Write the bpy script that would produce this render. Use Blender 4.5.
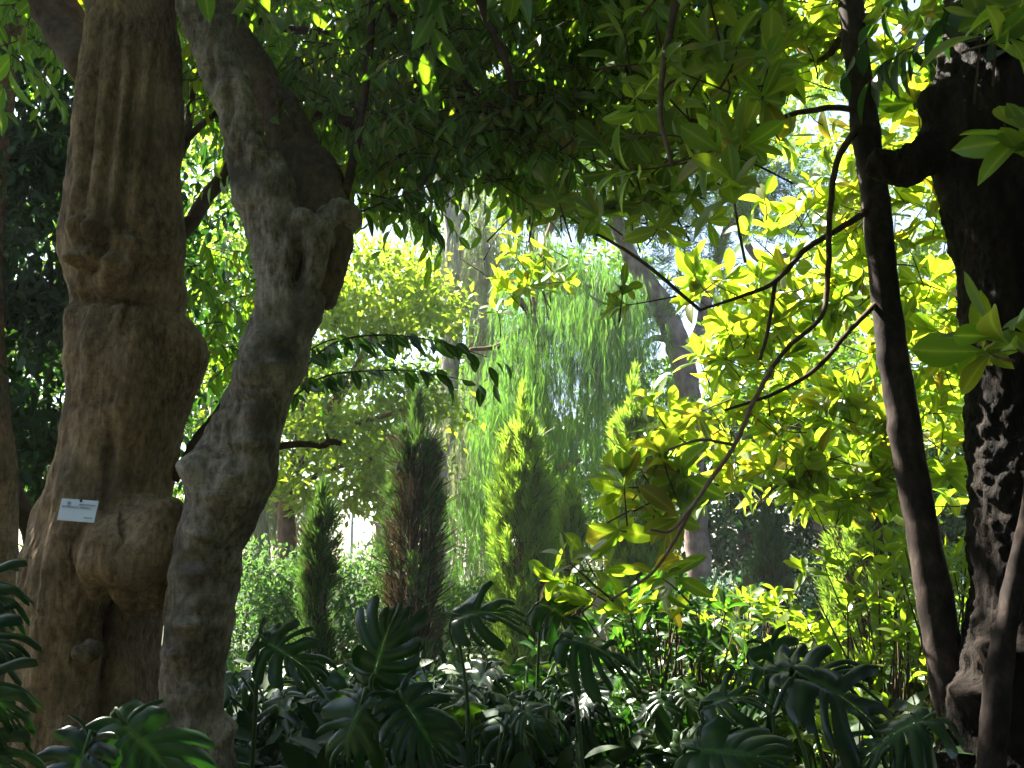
import bpy, bmesh, math, random
import numpy as np
from mathutils import Vector, Matrix, noise

rng = np.random.default_rng(7)
random.seed(7)
for o in list(bpy.data.objects):
    bpy.data.objects.remove(o)
S = bpy.context.scene
C = S.collection

# ------------------------------------------------------------------ camera, sky, sun, exposure
F, CAMZ, PITCH = 995.0, 1.6, math.radians(10.3)
cam = bpy.data.cameras.new("camera")
cam.sensor_width = 36.0
cam.lens = F * 36.0 / 1024.0
cam.clip_start, cam.clip_end = 0.05, 900.0
co = bpy.data.objects.new("camera", cam)
co.location = (0, 0, CAMZ)
co.rotation_euler = (math.radians(90) + PITCH, 0, 0)
C.objects.link(co)
S.camera = co

TOSUN = Vector((-0.50, 0.46, 0.74)).normalized()
W = bpy.data.worlds.new("World")
S.world = W
W.use_nodes = True
nt = W.node_tree
sky = nt.nodes.new("ShaderNodeTexSky")
sky.sky_type = 'NISHITA'
sky.sun_disc = False
sky.sun_elevation = math.asin(TOSUN.z)
sky.sun_rotation = math.atan2(TOSUN.x, TOSUN.y)
sky.dust_density = 1.5
bg = nt.nodes["Background"]
bg.inputs[1].default_value = 0.05
nt.links.new(sky.outputs[0], bg.inputs[0])

sl = bpy.data.lights.new("sun", 'SUN')
sl.energy = 5.0
sl.angle = math.radians(0.5)
sl.color = (1.0, 0.95, 0.84)
so = bpy.data.objects.new("sun", sl)
so.rotation_euler = (-TOSUN).to_track_quat('-Z', 'Y').to_euler()
so.location = (-10, 8, 15)
C.objects.link(so)

S.view_settings.view_transform = 'Standard'
S.view_settings.look = 'None'
S.view_settings.gamma = 1.0
S.view_settings.use_curve_mapping = False
S.view_settings.exposure = 3.25
S.render.engine = 'CYCLES'
cy = S.cycles
cy.max_bounces, cy.diffuse_bounces, cy.glossy_bounces = 8, 6, 2
cy.transmission_bounces, cy.transparent_max_bounces, cy.volume_bounces = 3, 4, 0
cy.use_adaptive_sampling = True
cy.use_denoising = True
cy.sample_clamp_indirect = 6.0

# ------------------------------------------------------------------ helpers
cP, sP = math.cos(PITCH), math.sin(PITCH)

def AT(px, py, Y):
    """the point at distance Y in front of the camera seen at a given place of the photograph"""
    a, b = (px - 512) / F, (384 - py) / F
    dy, dz = cP - b * sP, sP + b * cP
    t = Y / dy
    return np.array((a * t, Y, CAMZ + dz * t))

def nrm(v):
    return v / np.maximum(np.linalg.norm(v, axis=-1, keepdims=True), 1e-9)

class Acc:
    """collects shapes that become one mesh object"""
    def __init__(self):
        self.V, self.Q, self.T, self.A, self.n = [], [], [], [], 0
    def add(self, V, Q=None, T=None, uv=None):
        V = np.asarray(V, float).reshape(-1, 3)
        self.V.append(V); self.A.append(np.zeros(len(V)) if uv is None else uv)
        if Q is not None and len(Q): self.Q.append(np.asarray(Q, int).reshape(-1, 4) + self.n)
        if T is not None and len(T): self.T.append(np.asarray(T, int).reshape(-1, 3) + self.n)
        self.n += len(V)
    def mesh(self, name, off=(0, 0, 0), smooth=True):
        V = np.concatenate(self.V) - np.asarray(off)
        Q = np.concatenate(self.Q) if self.Q else np.zeros((0, 4), int)
        T = np.concatenate(self.T) if self.T else np.zeros((0, 3), int)
        me = bpy.data.meshes.new(name)
        me.vertices.add(len(V))
        me.vertices.foreach_set("co", V.astype(np.float32).ravel())
        nl = 4 * len(Q) + 3 * len(T)
        me.loops.add(nl)
        me.loops.foreach_set("vertex_index", np.concatenate([Q.ravel(), T.ravel()]).astype(np.int32))
        me.polygons.add(len(Q) + len(T))
        ls = np.concatenate([np.arange(len(Q)) * 4, 4 * len(Q) + np.arange(len(T)) * 3])
        me.polygons.foreach_set("loop_start", ls.astype(np.int32))
        me.update(calc_edges=True)
        me.validate()
        A = np.concatenate(self.A)
        if A.any() and len(A) == len(me.vertices):
            at = me.attributes.new('rib', 'FLOAT', 'POINT'); at.data.foreach_set('value', A.astype(np.float32))
        if smooth:
            me.polygons.foreach_set("use_smooth", np.ones(len(me.polygons), bool))
        return me
    def build(self, name, mat, parent=None, smooth=True):
        off = parent.location if parent else (0, 0, 0)
        if parent and parent.parent: off = Vector(off) + parent.parent.location
        me = self.mesh(name, tuple(off), smooth)
        me.materials.append(mat)
        o = bpy.data.objects.new(name, me)
        C.objects.link(o)
        o.parent = parent
        return o

def tag(o, label, cat, group=None):
    o['label'] = label; o['category'] = cat
    if group: o['group'] = group
    return o

def thing(name, label, cat, loc, group=None):
    o = bpy.data.objects.new(name, None)
    o.location = tuple(loc); o.empty_display_size = 0.2
    C.objects.link(o)
    return tag(o, label, cat, group)

def spline(P, n):
    """Catmull-Rom through rows of P (any number of columns)"""
    P = np.asarray(P, float)
    if len(P) == 2:
        return P[0] + (P[1] - P[0]) * np.linspace(0, 1, n)[:, None]
    Q = np.vstack([2 * P[0] - P[1], P, 2 * P[-1] - P[-2]])
    t = np.linspace(0, len(P) - 1 - 1e-6, n)
    i = t.astype(int); f = (t - i)[:, None]
    a, b, c, d = Q[i], Q[i + 1], Q[i + 2], Q[i + 3]
    return 0.5 * (2 * b + (c - a) * f + (2 * a - 5 * b + 4 * c - d) * f**2 + (3 * b - a - 3 * c + d) * f**3)

def tube(acc, P, R, segs=8, n=None, wob=0.0):
    """tapered limb through points P with radii R, both ends closed"""
    n = n or max(4, 5 * len(P))
    A = spline(np.column_stack([P, R]), n)
    P, R = A[:, :3], np.maximum(A[:, 3], 0.001)
    if wob: P = P + rng.normal(0, wob, P.shape) * R[:, None]
    Tn = nrm(np.gradient(P, axis=0))
    ref = np.array((1.0, 0.13, 0.2)) if abs(Tn[0, 0]) < 0.8 else np.array((0.1, 0.2, 1.0))
    X = np.zeros_like(P); x = ref
    for i in range(n):
        x = x - Tn[i] * np.dot(x, Tn[i]); x = x / np.linalg.norm(x); X[i] = x
    Yv = np.cross(Tn, X)
    th = np.linspace(0, 2 * math.pi, segs, endpoint=False)
    V = P[:, None] + R[:, None, None] * (np.cos(th)[None, :, None] * X[:, None] + np.sin(th)[None, :, None] * Yv[:, None])
    V = np.vstack([V.reshape(-1, 3), P[0] - Tn[0] * R[0] * .3, P[-1] + Tn[-1] * R[-1] * .3])
    i, j = np.meshgrid(np.arange(n - 1), np.arange(segs), indexing='ij')
    i, j = i.ravel(), j.ravel(); k = (j + 1) % segs
    Q = np.stack([i * segs + j, i * segs + k, (i + 1) * segs + k, (i + 1) * segs + j], 1)
    j = np.arange(segs); k = (j + 1) % segs; e = (n - 1) * segs; a = n * segs
    T = np.vstack([np.stack([k, j, np.full(segs, a)], 1), np.stack([e + j, e + k, np.full(segs, a + 1)], 1)])
    acc.add(V, Q, T)

def pxtube(acc, L, Y=None, **kw):
    """limb given as (px, py, width px, depth) rows"""
    P = np.array([AT(r[0], r[1], r[3] if len(r) > 3 else Y) for r in L])
    R = np.array([r[2] * 0.5 * (r[3] if len(r) > 3 else Y) / F for r in L])
    tube(acc, P, R, **kw)

def remesh(acc, voxel, iters=4):
    """fuse the tubes of an accumulator into one continuous skin"""
    me = acc.mesh("tmp")
    o = bpy.data.objects.new("tmp", me); C.objects.link(o)
    m = o.modifiers.new("r", 'REMESH'); m.mode = 'VOXEL'; m.voxel_size = voxel
    s = o.modifiers.new("s", 'SMOOTH'); s.iterations = iters; s.factor = 0.5
    dg = bpy.context.evaluated_depsgraph_get()
    me2 = bpy.data.meshes.new_from_object(o.evaluated_get(dg))
    bpy.data.objects.remove(o)
    return me2

def sculpt(me, bumps=(), noises=()):
    """push a skin in and out: bumps (centre, radius xyz, height), noises (scale xyz, height)"""
    n = len(me.vertices)
    V = np.zeros(n * 3, np.float32); me.vertices.foreach_get("co", V); V = V.reshape(-1, 3).astype(float)
    N = np.zeros(n * 3, np.float32); me.vertices.foreach_get("normal", N); N = N.reshape(-1, 3).astype(float)
    D = np.zeros(n)
    for c, r, h in bumps:
        d = ((V - np.asarray(c)) / np.asarray(r)) ** 2
        D += h * np.exp(-d.sum(1))
    for sc, h, mode in noises:
        sc = np.asarray(sc)
        W_ = V * sc
        if mode == 'ridge':
            D += h * (0.35 - np.abs(np.array([noise.noise(Vector(w)) for w in W_])))
        elif mode == 'fbm':
            D += h * np.array([noise.fractal(Vector(w), 1.0, 2.0, 4) for w in W_])
        else:
            D += h * np.array([noise.noise(Vector(w)) for w in W_])
    V += N * D[:, None]
    me.vertices.foreach_set("co", V.astype(np.float32).ravel())
    me.update()

def place_mesh(me, name, mat, parent):
    V = np.zeros(len(me.vertices) * 3, np.float32); me.vertices.foreach_get("co", V)
    V = V.reshape(-1, 3) - np.array(parent.location, np.float32)
    me.vertices.foreach_set("co", V.ravel()); me.update()
    me.materials.clear(); me.materials.append(mat)
    me.polygons.foreach_set("use_smooth", np.ones(len(me.polygons), bool))
    me.name = name
    o = bpy.data.objects.new(name, me); C.objects.link(o); o.parent = parent
    return o

# ---- leaf shapes: along +Y, one unit long, face up +Z
def leaf_template(prof, rows, fold=0.15, bend=0.25, cols=1):
    """prof(t) = half width; cols quads either side of the midrib"""
    t = np.linspace(0, 1, rows + 1)
    xs = np.linspace(-1, 1, 2 * cols + 1)
    V = []
    for a in t:
        w = max(prof(a), 0.004)
        for x in xs:
            V.append((x * w, a, fold * abs(x) * w - bend * a * a * .5))
    k = len(xs)
    Q = [(i * k + j, i * k + j + 1, (i + 1) * k + j + 1, (i + 1) * k + j) for i in range(rows) for j in range(k - 1)]
    return np.array(V), np.array(Q)

ELL = leaf_template(lambda t: .19 * math.sin(math.pi * min(1, t * 1.02)) ** .8 if 0 < t < .98 else 0, 6, .5, .35)
OBO = leaf_template(lambda t: .21 * (math.sin(math.pi * t ** 1.5) ** .75 if 0 < t < 1 else 0), 8, .35, .3)
OBOS = [OBO, leaf_template(lambda t: .19 * (math.sin(math.pi * t ** 1.4) ** .7 if 0 < t < 1 else 0), 8, .55, .9), leaf_template(lambda t: .23 * (math.sin(math.pi * t ** 1.6) ** .8 if 0 < t < 1 else 0), 8, .2, -.25)]
SMALL = (np.array([(0, 0, 0), (.24, .45, .07), (0, 1, -.1), (-.24, .45, .07)]), np.array([(0, 1, 2, 3)]))
LAUREL = leaf_template(lambda t: .2 * (math.sin(math.pi * t ** .85) ** .9 if 0 < t < 1 else 0), 6, .35, .35)

def feather_template(k, spread, width, curl=0.15):
    V, Q = [], []
    for i in range(k):
        a = (i / (k - 1) - .5) * 2 * spread if k > 1 else 0
        l = 1 - .35 * abs(a) / max(spread, .01)
        b = .35 * abs(i - (k - 1) / 2) / k
        d = np.array((math.sin(a), math.cos(a), 0)); s = np.array((math.cos(a), -math.sin(a), 0))
        z = np.array((0, 0, curl * ((i % 3) - 1)))
        base = np.array((0, .25 * (i % 2), 0))
        n = len(V)
        V += [base - s * width * .4, base + s * width * .4, base + d * l * .6 + s * width * .8 + z * .6, base + d * l + z,
              base + d * l * .6 - s * width * .8 + z * .6]
        Q += [(n, n + 1, n + 2, n + 4), (n + 4, n + 2, n + 3, n + 3)]
    V = np.array(V)
    T = [q[:3] for q in Q if q[2] == q[3]]
    Q = [q for q in Q if q[2] != q[3]]
    return V, np.array(Q), np.array(T)

FEATHER = feather_template(7, .55, .035)
STRAND = feather_template(3, .16, .022)

def put(acc, tpl, pos, d, nrmv, size, wid=None):
    """many copies of a leaf shape"""
    pos, d = np.asarray(pos, float), nrm(np.asarray(d, float))
    x = nrm(np.cross(d, nrmv)); z = np.cross(x, d)
    size = np.broadcast_to(np.asarray(size, float), (len(pos),))
    wid = np.ones(len(pos)) if wid is None else wid
    t = tpl[0]
    V = pos[:, None] + size[:, None, None] * (t[None, :, 0, None] * (x * wid[:, None])[:, None] + t[None, :, 1, None] * d[:, None] + t[None, :, 2, None] * z[:, None])
    n, k = len(pos), len(t)
    off = (np.arange(n) * k)[:, None, None]
    Q = (tpl[1][None] + off).reshape(-1, 4)
    T = (tpl[2][None] + off).reshape(-1, 3) if len(tpl) > 2 and len(tpl[2]) else None
    rb = None
    if len(t) > 12 and len(tpl) == 2:
        rb = np.tile(1 - np.abs(t[:, 0]) / np.repeat(np.maximum(np.abs(t[::3, 0]), 1e-6), 3), n) if len(t) % 3 == 0 else None
    acc.add(V.reshape(-1, 3), Q, T, rb)

def rdir(n):
    return nrm(rng.normal(size=(n, 3)))

def in_blob(c, r, n, shell=0.0):
    u = rdir(n) * (rng.random((n, 1)) ** (1 / 3) * (1 - shell) + shell)
    return np.asarray(c) + u * np.asarray(r)

def cloud(acc, tpl, blobs, size, clump=0.35, per=22, droop=-.3, flat=.6, density=1.0, shell=.35):
    """leaf clumps through blobs (centre, radii, leaves)"""
    for c, r, n in blobs:
        n = int(n * density); m = max(3, n // per)
        cc = in_blob(c, r, m, shell)
        k = rng.integers(0, m, n)
        cs = clump * (.6 + .8 * rng.random(m))
        pos = cc[k] + rng.normal(size=(n, 3)) * cs[k][:, None] * np.array((1, 1, .55)) * .6
        d = rng.normal(size=(n, 3)) + np.array((0, 0, droop * 2)) + nrm(pos - np.asarray(c)) * .5
        nv = rng.normal(size=(n, 3)) * flat + np.array((0, 0, 1.0))
        put(acc, tpl, pos, d, nv, size * (.65 + .7 * rng.random(n)), .8 + .5 * rng.random(n))

def whorls(acc, cen, axis, k, size, tpl=None, twig=None, tl=.12):
    tpl = tpl or OBO
    cen, axis = np.asarray(cen, float), nrm(np.asarray(axis, float))
    n = len(cen)
    ref = np.where(np.abs(axis[:, 2:3]) < .9, np.array([[0, 0, 1.0]]), np.array([[1.0, 0, 0]]))
    u = nrm(np.cross(axis, ref)); v = np.cross(axis, u)
    ph = rng.random(n) * 6.28
    for j in range(k):
        keep = rng.random(n) < .9
        a = ph + j * 2.4 + rng.normal(0, .2, n)
        op = np.clip(1.15 + .35 * rng.normal(size=n) - .5 * (j % 3 == 0), .25, 1.9)
        rad = np.cos(a)[:, None] * u + np.sin(a)[:, None] * v
        d = np.cos(op)[:, None] * axis + np.sin(op)[:, None] * rad + np.array((0, 0, -.12))
        nv = axis * 1.0 - rad * .3 + rng.normal(size=(n, 3)) * .25
        s = size * (.7 + .5 * rng.random(n))
        sel = rng.integers(0, 3, n)
        for q_ in range(3):
            kk = keep & (sel == q_)
            if kk.any(): put(acc, OBOS[q_], (cen + axis * (.012 * j))[kk], d[kk], nv[kk], s[kk], (.8 + .4 * rng.random(n))[kk])
    if twig is not None:
        for i in range(n):
            b = cen[i] - axis[i] * tl * (1 + rng.random()) + rng.normal(0, .02, 3)
            tube(twig, [b, cen[i] - axis[i] * tl * .4, cen[i] + axis[i] * .03], [.005, .004, .003], segs=4, n=4)

# ------------------------------------------------------------------ materials
def newmat(name):
    m = bpy.data.materials.new(name); m.use_nodes = True
    t = m.node_tree; t.nodes.clear()
    return m, t, t.nodes.new("ShaderNodeOutputMaterial")

def ramp(t, cols, fac):
    r = t.nodes.new("ShaderNodeValToRGB")
    e = r.color_ramp.elements
    for i, c in enumerate(cols):
        p = i / max(1, len(cols) - 1)
        el = e[i] if i < 2 else e.new(p)
        el.position = p; el.color = (*c, 1)
    t.links.new(fac, r.inputs[0])
    return r.outputs[0]

def leafmat(name, cols, trans, tint=(1.6, 1.7, .6), rough=.42, spec=.5, byobj=False, rib=False):
    m, t, out = newmat(name)
    if byobj:
        oi = t.nodes.new("ShaderNodeObjectInfo"); fac = oi.outputs['Random']
    else:
        g = t.nodes.new("ShaderNodeNewGeometry"); fac = g.outputs['Random Per Island']
    col = ramp(t, cols, fac)
    tc = t.nodes.new("ShaderNodeTexCoord")
    nz = t.nodes.new("ShaderNodeTexNoise"); nz.inputs['Scale'].default_value = 9.0
    t.links.new(tc.outputs['Object'], nz.inputs['Vector'])
    mx = t.nodes.new("ShaderNodeMix"); mx.data_type = 'RGBA'; mx.blend_type = 'MULTIPLY'
    mx.inputs[0].default_value = .45
    t.links.new(col, mx.inputs[6])
    t.links.new(ramp(t, [(.45, .5, .45), (1.2, 1.15, 1.0)], nz.outputs[0]), mx.inputs[7])
    col = mx.outputs[2]
    if rib:
        at = t.nodes.new("ShaderNodeAttribute"); at.attribute_name = "rib"
        pw = t.nodes.new("ShaderNodeMath"); pw.operation = 'POWER'; pw.inputs[1].default_value = 1.0 if rib is True else rib
        t.links.new(at.outputs['Fac'], pw.inputs[0])
        mr = t.nodes.new("ShaderNodeMix"); mr.data_type = 'RGBA'
        t.links.new(pw.outputs[0], mr.inputs[0]); t.links.new(col, mr.inputs[6])
        mr.inputs[7].default_value = (.05, .12, .03, 1) if rib is True else (.15, .19, .05, 1)
        col = mr.outputs[2]
    p = t.nodes.new("ShaderNodeBsdfPrincipled")
    p.inputs['Roughness'].default_value = rough
    p.inputs['Specular IOR Level'].default_value = spec
    t.links.new(col, p.inputs['Base Color'])
    tr = t.nodes.new("ShaderNodeBsdfTranslucent")
    mt = t.nodes.new("ShaderNodeMix"); mt.data_type = 'RGBA'; mt.blend_type = 'MULTIPLY'; mt.inputs[0].default_value = 1
    t.links.new(col, mt.inputs[6]); mt.inputs[7].default_value = (*tint, 1)
    t.links.new(mt.outputs[2], tr.inputs[0])
    ms = t.nodes.new("ShaderNodeMixShader"); ms.inputs[0].default_value = trans
    t.links.new(p.outputs[0], ms.inputs[1]); t.links.new(tr.outputs[0], ms.inputs[2])
    t.links.new(ms.outputs[0], out.inputs[0])
    return m

def barkmat(name, cols, sc=(1, 1, .25), scale=14, bump=.4, dist=.02, rough=.85, patch=None):
    m, t, out = newmat(name)
    tc = t.nodes.new("ShaderNodeTexCoord")
    mp = t.nodes.new("ShaderNodeMapping"); mp.inputs['Scale'].default_value = sc
    t.links.new(tc.outputs['Object'], mp.inputs[0])
    n1 = t.nodes.new("ShaderNodeTexNoise"); n1.inputs['Scale'].default_value = scale
    n1.inputs['Detail'].default_value = 8; n1.inputs['Roughness'].default_value = .65
    t.links.new(mp.outputs[0], n1.inputs['Vector'])
    n2 = t.nodes.new("ShaderNodeTexNoise"); n2.inputs['Scale'].default_value = 3.2; n2.inputs['Detail'].default_value = 5
    t.links.new(tc.outputs['Object'], n2.inputs['Vector'])
    ad = t.nodes.new("ShaderNodeMath"); ad.operation = 'MULTIPLY_ADD'
    t.links.new(n1.outputs[0], ad.inputs[0]); ad.inputs[1].default_value = 1.9
    sb = t.nodes.new("ShaderNodeMath"); sb.operation = 'MULTIPLY_ADD'
    t.links.new(n2.outputs[0], sb.inputs[0]); sb.inputs[1].default_value = 1.5; sb.inputs[2].default_value = -1.2
    t.links.new(sb.outputs[0], ad.inputs[2])
    col = ramp(t, cols, ad.outputs[0])
    if patch:
        mp2 = t.nodes.new("ShaderNodeMapping"); mp2.inputs['Scale'].default_value = (2.2, 2.2, 13)
        t.links.new(tc.outputs['Object'], mp2.inputs[0])
        n4 = t.nodes.new("ShaderNodeTexNoise"); n4.inputs['Scale'].default_value = 1.6; n4.inputs['Detail'].default_value = 4
        t.links.new(mp2.outputs[0], n4.inputs['Vector'])
        rc = t.nodes.new("ShaderNodeValToRGB"); e = rc.color_ramp.elements
        e[0].position, e[0].color = .46, (1, 1, 1, 1); e[1].position, e[1].color = .54, (1, 1, 1, 1)
        for pp, cc in ((.492, 1), (.5, .42), (.508, 1)):
            el = e.new(pp); el.color = (cc, cc, cc, 1)
        t.links.new(n4.outputs[0], rc.inputs[0])
        mc = t.nodes.new("ShaderNodeMix"); mc.data_type = 'RGBA'; mc.blend_type = 'MULTIPLY'; mc.inputs[0].default_value = .8
        t.links.new(col, mc.inputs[6]); t.links.new(rc.outputs[0], mc.inputs[7]); col = mc.outputs[2]
        n3 = t.nodes.new("ShaderNodeTexNoise"); n3.inputs['Scale'].default_value = patch[1]; n3.inputs['Detail'].default_value = 6
        t.links.new(tc.outputs['Object'], n3.inputs['Vector'])
        rr = ramp(t, [(0, 0, 0), (0, 0, 0), (.1, .1, .1), (1, 1, 1), (1, 1, 1)], n3.outputs[0])
        mx = t.nodes.new("ShaderNodeMix"); mx.data_type = 'RGBA'
        t.links.new(rr, mx.inputs[0]); t.links.new(col, mx.inputs[6]); mx.inputs[7].default_value = (*patch[0], 1)
        col = mx.outputs[2]
    p = t.nodes.new("ShaderNodeBsdfPrincipled"); p.inputs['Roughness'].default_value = rough
    p.inputs['Specular IOR Level'].default_value = .12
    t.links.new(col, p.inputs['Base Color'])
    b = t.nodes.new("ShaderNodeBump"); b.inputs['Strength'].default_value = bump; b.inputs['Distance'].default_value = dist
    t.links.new(n1.outputs[0], b.inputs['Height']); t.links.new(b.outputs[0], p.inputs['Normal'])
    t.links.new(p.outputs[0], out.inputs[0])
    return m

def plainmat(name, c, rough=.5, var=.15, scale=8):
    m, t, out = newmat(name)
    tc = t.nodes.new("ShaderNodeTexCoord")
    n1 = t.nodes.new("ShaderNodeTexNoise"); n1.inputs['Scale'].default_value = scale; n1.inputs['Detail'].default_value = 6
    t.links.new(tc.outputs['Object'], n1.inputs['Vector'])
    col = ramp(t, [tuple(x * (1 - var) for x in c), tuple(min(1, x * (1 + var)) for x in c)], n1.outputs[0])
    p = t.nodes.new("ShaderNodeBsdfPrincipled"); p.inputs['Roughness'].default_value = rough
    t.links.new(col, p.inputs['Base Color']); t.links.new(p.outputs[0], out.inputs[0])
    return m

M = {}
M['gnarl'] = barkmat("pale_gnarled_bark", [(.05, .031, .018), (.16, .10, .055), (.28, .18, .10), (.40, .27, .165)], (1, 1, .45), 42, 1.0, .025, patch=((.075, .058, .04), 3.4))
M['gnarlgrey'] = barkmat("grey_gnarled_bark", [(.05, .037, .029), (.17, .13, .10), (.32, .255, .205), (.46, .39, .33)], (1, 1, .5), 40, 1.0, .025, patch=((.06, .05, .04), 5.0))
M['burl'] = barkmat('burl_bark', [(.04, .03, .02), (.09, .068, .048), (.15, .115, .08), (.2, .155, .11)], (1, 1, 1), 18, 1.0, .03)
M['limb'] = barkmat('shaded_brown_limb_bark', [(.03, .019, .012), (.08, .052, .034), (.14, .095, .062), (.2, .14, .095)], (1, 1, .5), 36, 1.0, .025, patch=((.05, .04, .03), 4))  # brown bark, darkened to stand for the shadow of the front limb
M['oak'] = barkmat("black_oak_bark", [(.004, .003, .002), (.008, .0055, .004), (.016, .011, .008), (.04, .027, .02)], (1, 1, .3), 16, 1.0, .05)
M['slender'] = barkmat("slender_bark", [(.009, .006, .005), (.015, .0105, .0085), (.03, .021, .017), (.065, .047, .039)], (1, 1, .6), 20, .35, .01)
M['twig'] = barkmat("twig_bark", [(.03, .02, .014), (.07, .045, .03), (.11, .075, .05)], (1, 1, 1), 20, .3, .005)
M['redtwig'] = barkmat("reddish_twig_bark", [(.10, .06, .05), (.2, .12, .10), (.3, .2, .17)], (1, 1, 1), 25, .3, .005)
M['pine'] = barkmat("pine_bark", [(.05, .037, .033), (.11, .08, .07), (.17, .13, .115), (.24, .19, .165)], (1, 1, .4), 5, .8, .05)
M['brown'] = barkmat("brown_bark", [(.05, .03, .02), (.12, .07, .045), (.2, .125, .08)], (1, 1, .4), 9, .6, .03)
M['palebark'] = barkmat("pale_trunk_bark", [(.13, .11, .11), (.24, .21, .21), (.34, .31, .31)], (1, 1, .4), 6, .5, .03)

M['gleaf'] = leafmat("drooping_leaf", [(.03, .075, .01), (.05, .11, .016), (.065, .135, .018), (.07, .13, .018), (.12, .13, .02)], .58, (3.0, 3.2, .6), .4, .5, False, 9.0)
M['mleaf'] = leafmat("magnolia_leaf", [(.035, .075, .012), (.055, .11, .014), (.075, .13, .016), (.085, .135, .018), (.085, .135, .018), (.105, .135, .02), (.08, .13, .018), (.12, .09, .022)], .58, (4.1, 3.75, 1.0), .36, .5, False, 9.0)
M['laurel'] = leafmat("laurel_leaf", [(.015, .055, .01), (.025, .08, .014), (.04, .10, .018)], .4, (1.6, 1.9, .6), .35, .5, False, 9.0)
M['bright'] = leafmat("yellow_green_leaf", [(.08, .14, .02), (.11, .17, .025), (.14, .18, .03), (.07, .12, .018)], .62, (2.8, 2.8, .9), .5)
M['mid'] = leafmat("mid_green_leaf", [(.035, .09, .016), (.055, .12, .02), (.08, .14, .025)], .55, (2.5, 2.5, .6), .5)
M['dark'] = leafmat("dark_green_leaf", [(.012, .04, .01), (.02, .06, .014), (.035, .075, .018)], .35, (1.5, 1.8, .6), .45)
M['cyp'] = leafmat("cypress_foliage", [(.06, .12, .025), (.09, .16, .035), (.13, .19, .05)], .64, (2.9, 2.8, .9), .6)
M['cypdark'] = leafmat("dusty_cypress_foliage", [(.03, .07, .022), (.05, .10, .03), (.07, .12, .03)], .35, (1.4, 1.5, .7), .6)
M['dead'] = leafmat("dead_brown_twigs", [(.03, .024, .014), (.055, .042, .024), (.085, .064, .038)], .15, (1.2, 1, .8), .8)
M['weep'] = leafmat("weeping_foliage", [(.045, .105, .03), (.065, .135, .042), (.095, .155, .05)], .55, (2.0, 2.3, .9), .6)
M['greyweep'] = leafmat("grey_weeping_foliage", [(.12, .15, .09), (.17, .2, .13), (.22, .24, .17)], .5, (1.4, 1.4, .9), .6)
M['blue'] = leafmat("blue_green_leaf", [(.03, .08, .05), (.05, .11, .07), (.07, .14, .09)], .35, (1.3, 1.5, .8), .55)
M['hedge'] = leafmat("hedge_leaf", [(.05, .11, .04), (.08, .16, .055), (.10, .17, .07)], .4, (1.5, 1.6, .8), .75, .15)
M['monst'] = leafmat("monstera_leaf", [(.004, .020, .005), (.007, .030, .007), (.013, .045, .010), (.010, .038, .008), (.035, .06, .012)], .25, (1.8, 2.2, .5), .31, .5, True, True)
M['wood'] = leafmat('shaded_wood_leaf', [(.010, .03, .008), (.018, .045, .011), (.028, .055, .013)], .15, (1.2, 1.4, .6), .6, .2)  # kept dark and barely translucent so the added leaf mass holds back light
M['petiole'] = plainmat("green_petiole", (.04, .09, .02), .45)
M['white'] = plainmat("white_enamel", (.62, .66, .80), .35, .05)
M['ink'] = plainmat("grey_ink", (.09, .10, .13), .6)
M['metal'] = plainmat("dark_screw", (.03, .03, .03), .4)
M['stone'] = plainmat("beige_stone", (.36, .28, .19), .85, .3, 5)
M['plaster'] = plainmat("pale_plaster", (.62, .58, .5), .9, .08, 2)

# ------------------------------------------------------------------ ground
def ground_mat():
    m, t, out = newmat("garden_soil")
    tc = t.nodes.new("ShaderNodeTexCoord")
    n1 = t.nodes.new("ShaderNodeTexNoise"); n1.inputs['Scale'].default_value = .35; n1.inputs['Detail'].default_value = 6
    n2 = t.nodes.new("ShaderNodeTexNoise"); n2.inputs['Scale'].default_value = 22; n2.inputs['Detail'].default_value = 8
    t.links.new(tc.outputs['Object'], n1.inputs['Vector']); t.links.new(tc.outputs['Object'], n2.inputs['Vector'])
    a = ramp(t, [(.012, .008, .006), (.035, .024, .016), (.07, .05, .035)], n2.outputs[0])
    b = ramp(t, [(.015, .03, .006), (.03, .055, .01), (.05, .07, .015)], n2.outputs[0])
    f = ramp(t, [(0, 0, 0), (0, 0, 0), (1, 1, 1), (1, 1, 1)], n1.outputs[0])
    mx = t.nodes.new("ShaderNodeMix"); mx.data_type = 'RGBA'
    t.links.new(f, mx.inputs[0]); t.links.new(a, mx.inputs[6]); t.links.new(b, mx.inputs[7])
    p = t.nodes.new("ShaderNodeBsdfPrincipled"); p.inputs['Roughness'].default_value = .95
    t.links.new(mx.outputs[2], p.inputs['Base Color'])
    bp = t.nodes.new("ShaderNodeBump"); bp.inputs['Strength'].default_value = .8; bp.inputs['Distance'].default_value = .04
    t.links.new(n2.outputs[0], bp.inputs['Height']); t.links.new(bp.outputs[0], p.inputs['Normal'])
    t.links.new(p.outputs[0], out.inputs[0])
    return m

def sheet(name, pts, z, mat):
    a = Acc()
    a.add([(x, y, z) for x, y in pts], [list(range(4))])
    o = a.build(name, mat, None, False); o['kind'] = 'structure'
    return o
sheet("ground", [(-300, -60), (300, -60), (300, 600), (-300, 600)], 0, ground_mat())
sheet("path", [(-14, 14.6), (14, 15.4), (14, 17.4), (-14, 16.4)], .004, plainmat("pale_gravel", (.42, .36, .27), .95, .25, 30))
lw = plainmat("lawn_green", (.06, .10, .02), .9, .4, 40)
sheet("lawn", [(2.0, 8.2), (9, 8.6), (9, 12.4), (2.0, 12.0)], .004, lw)

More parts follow.
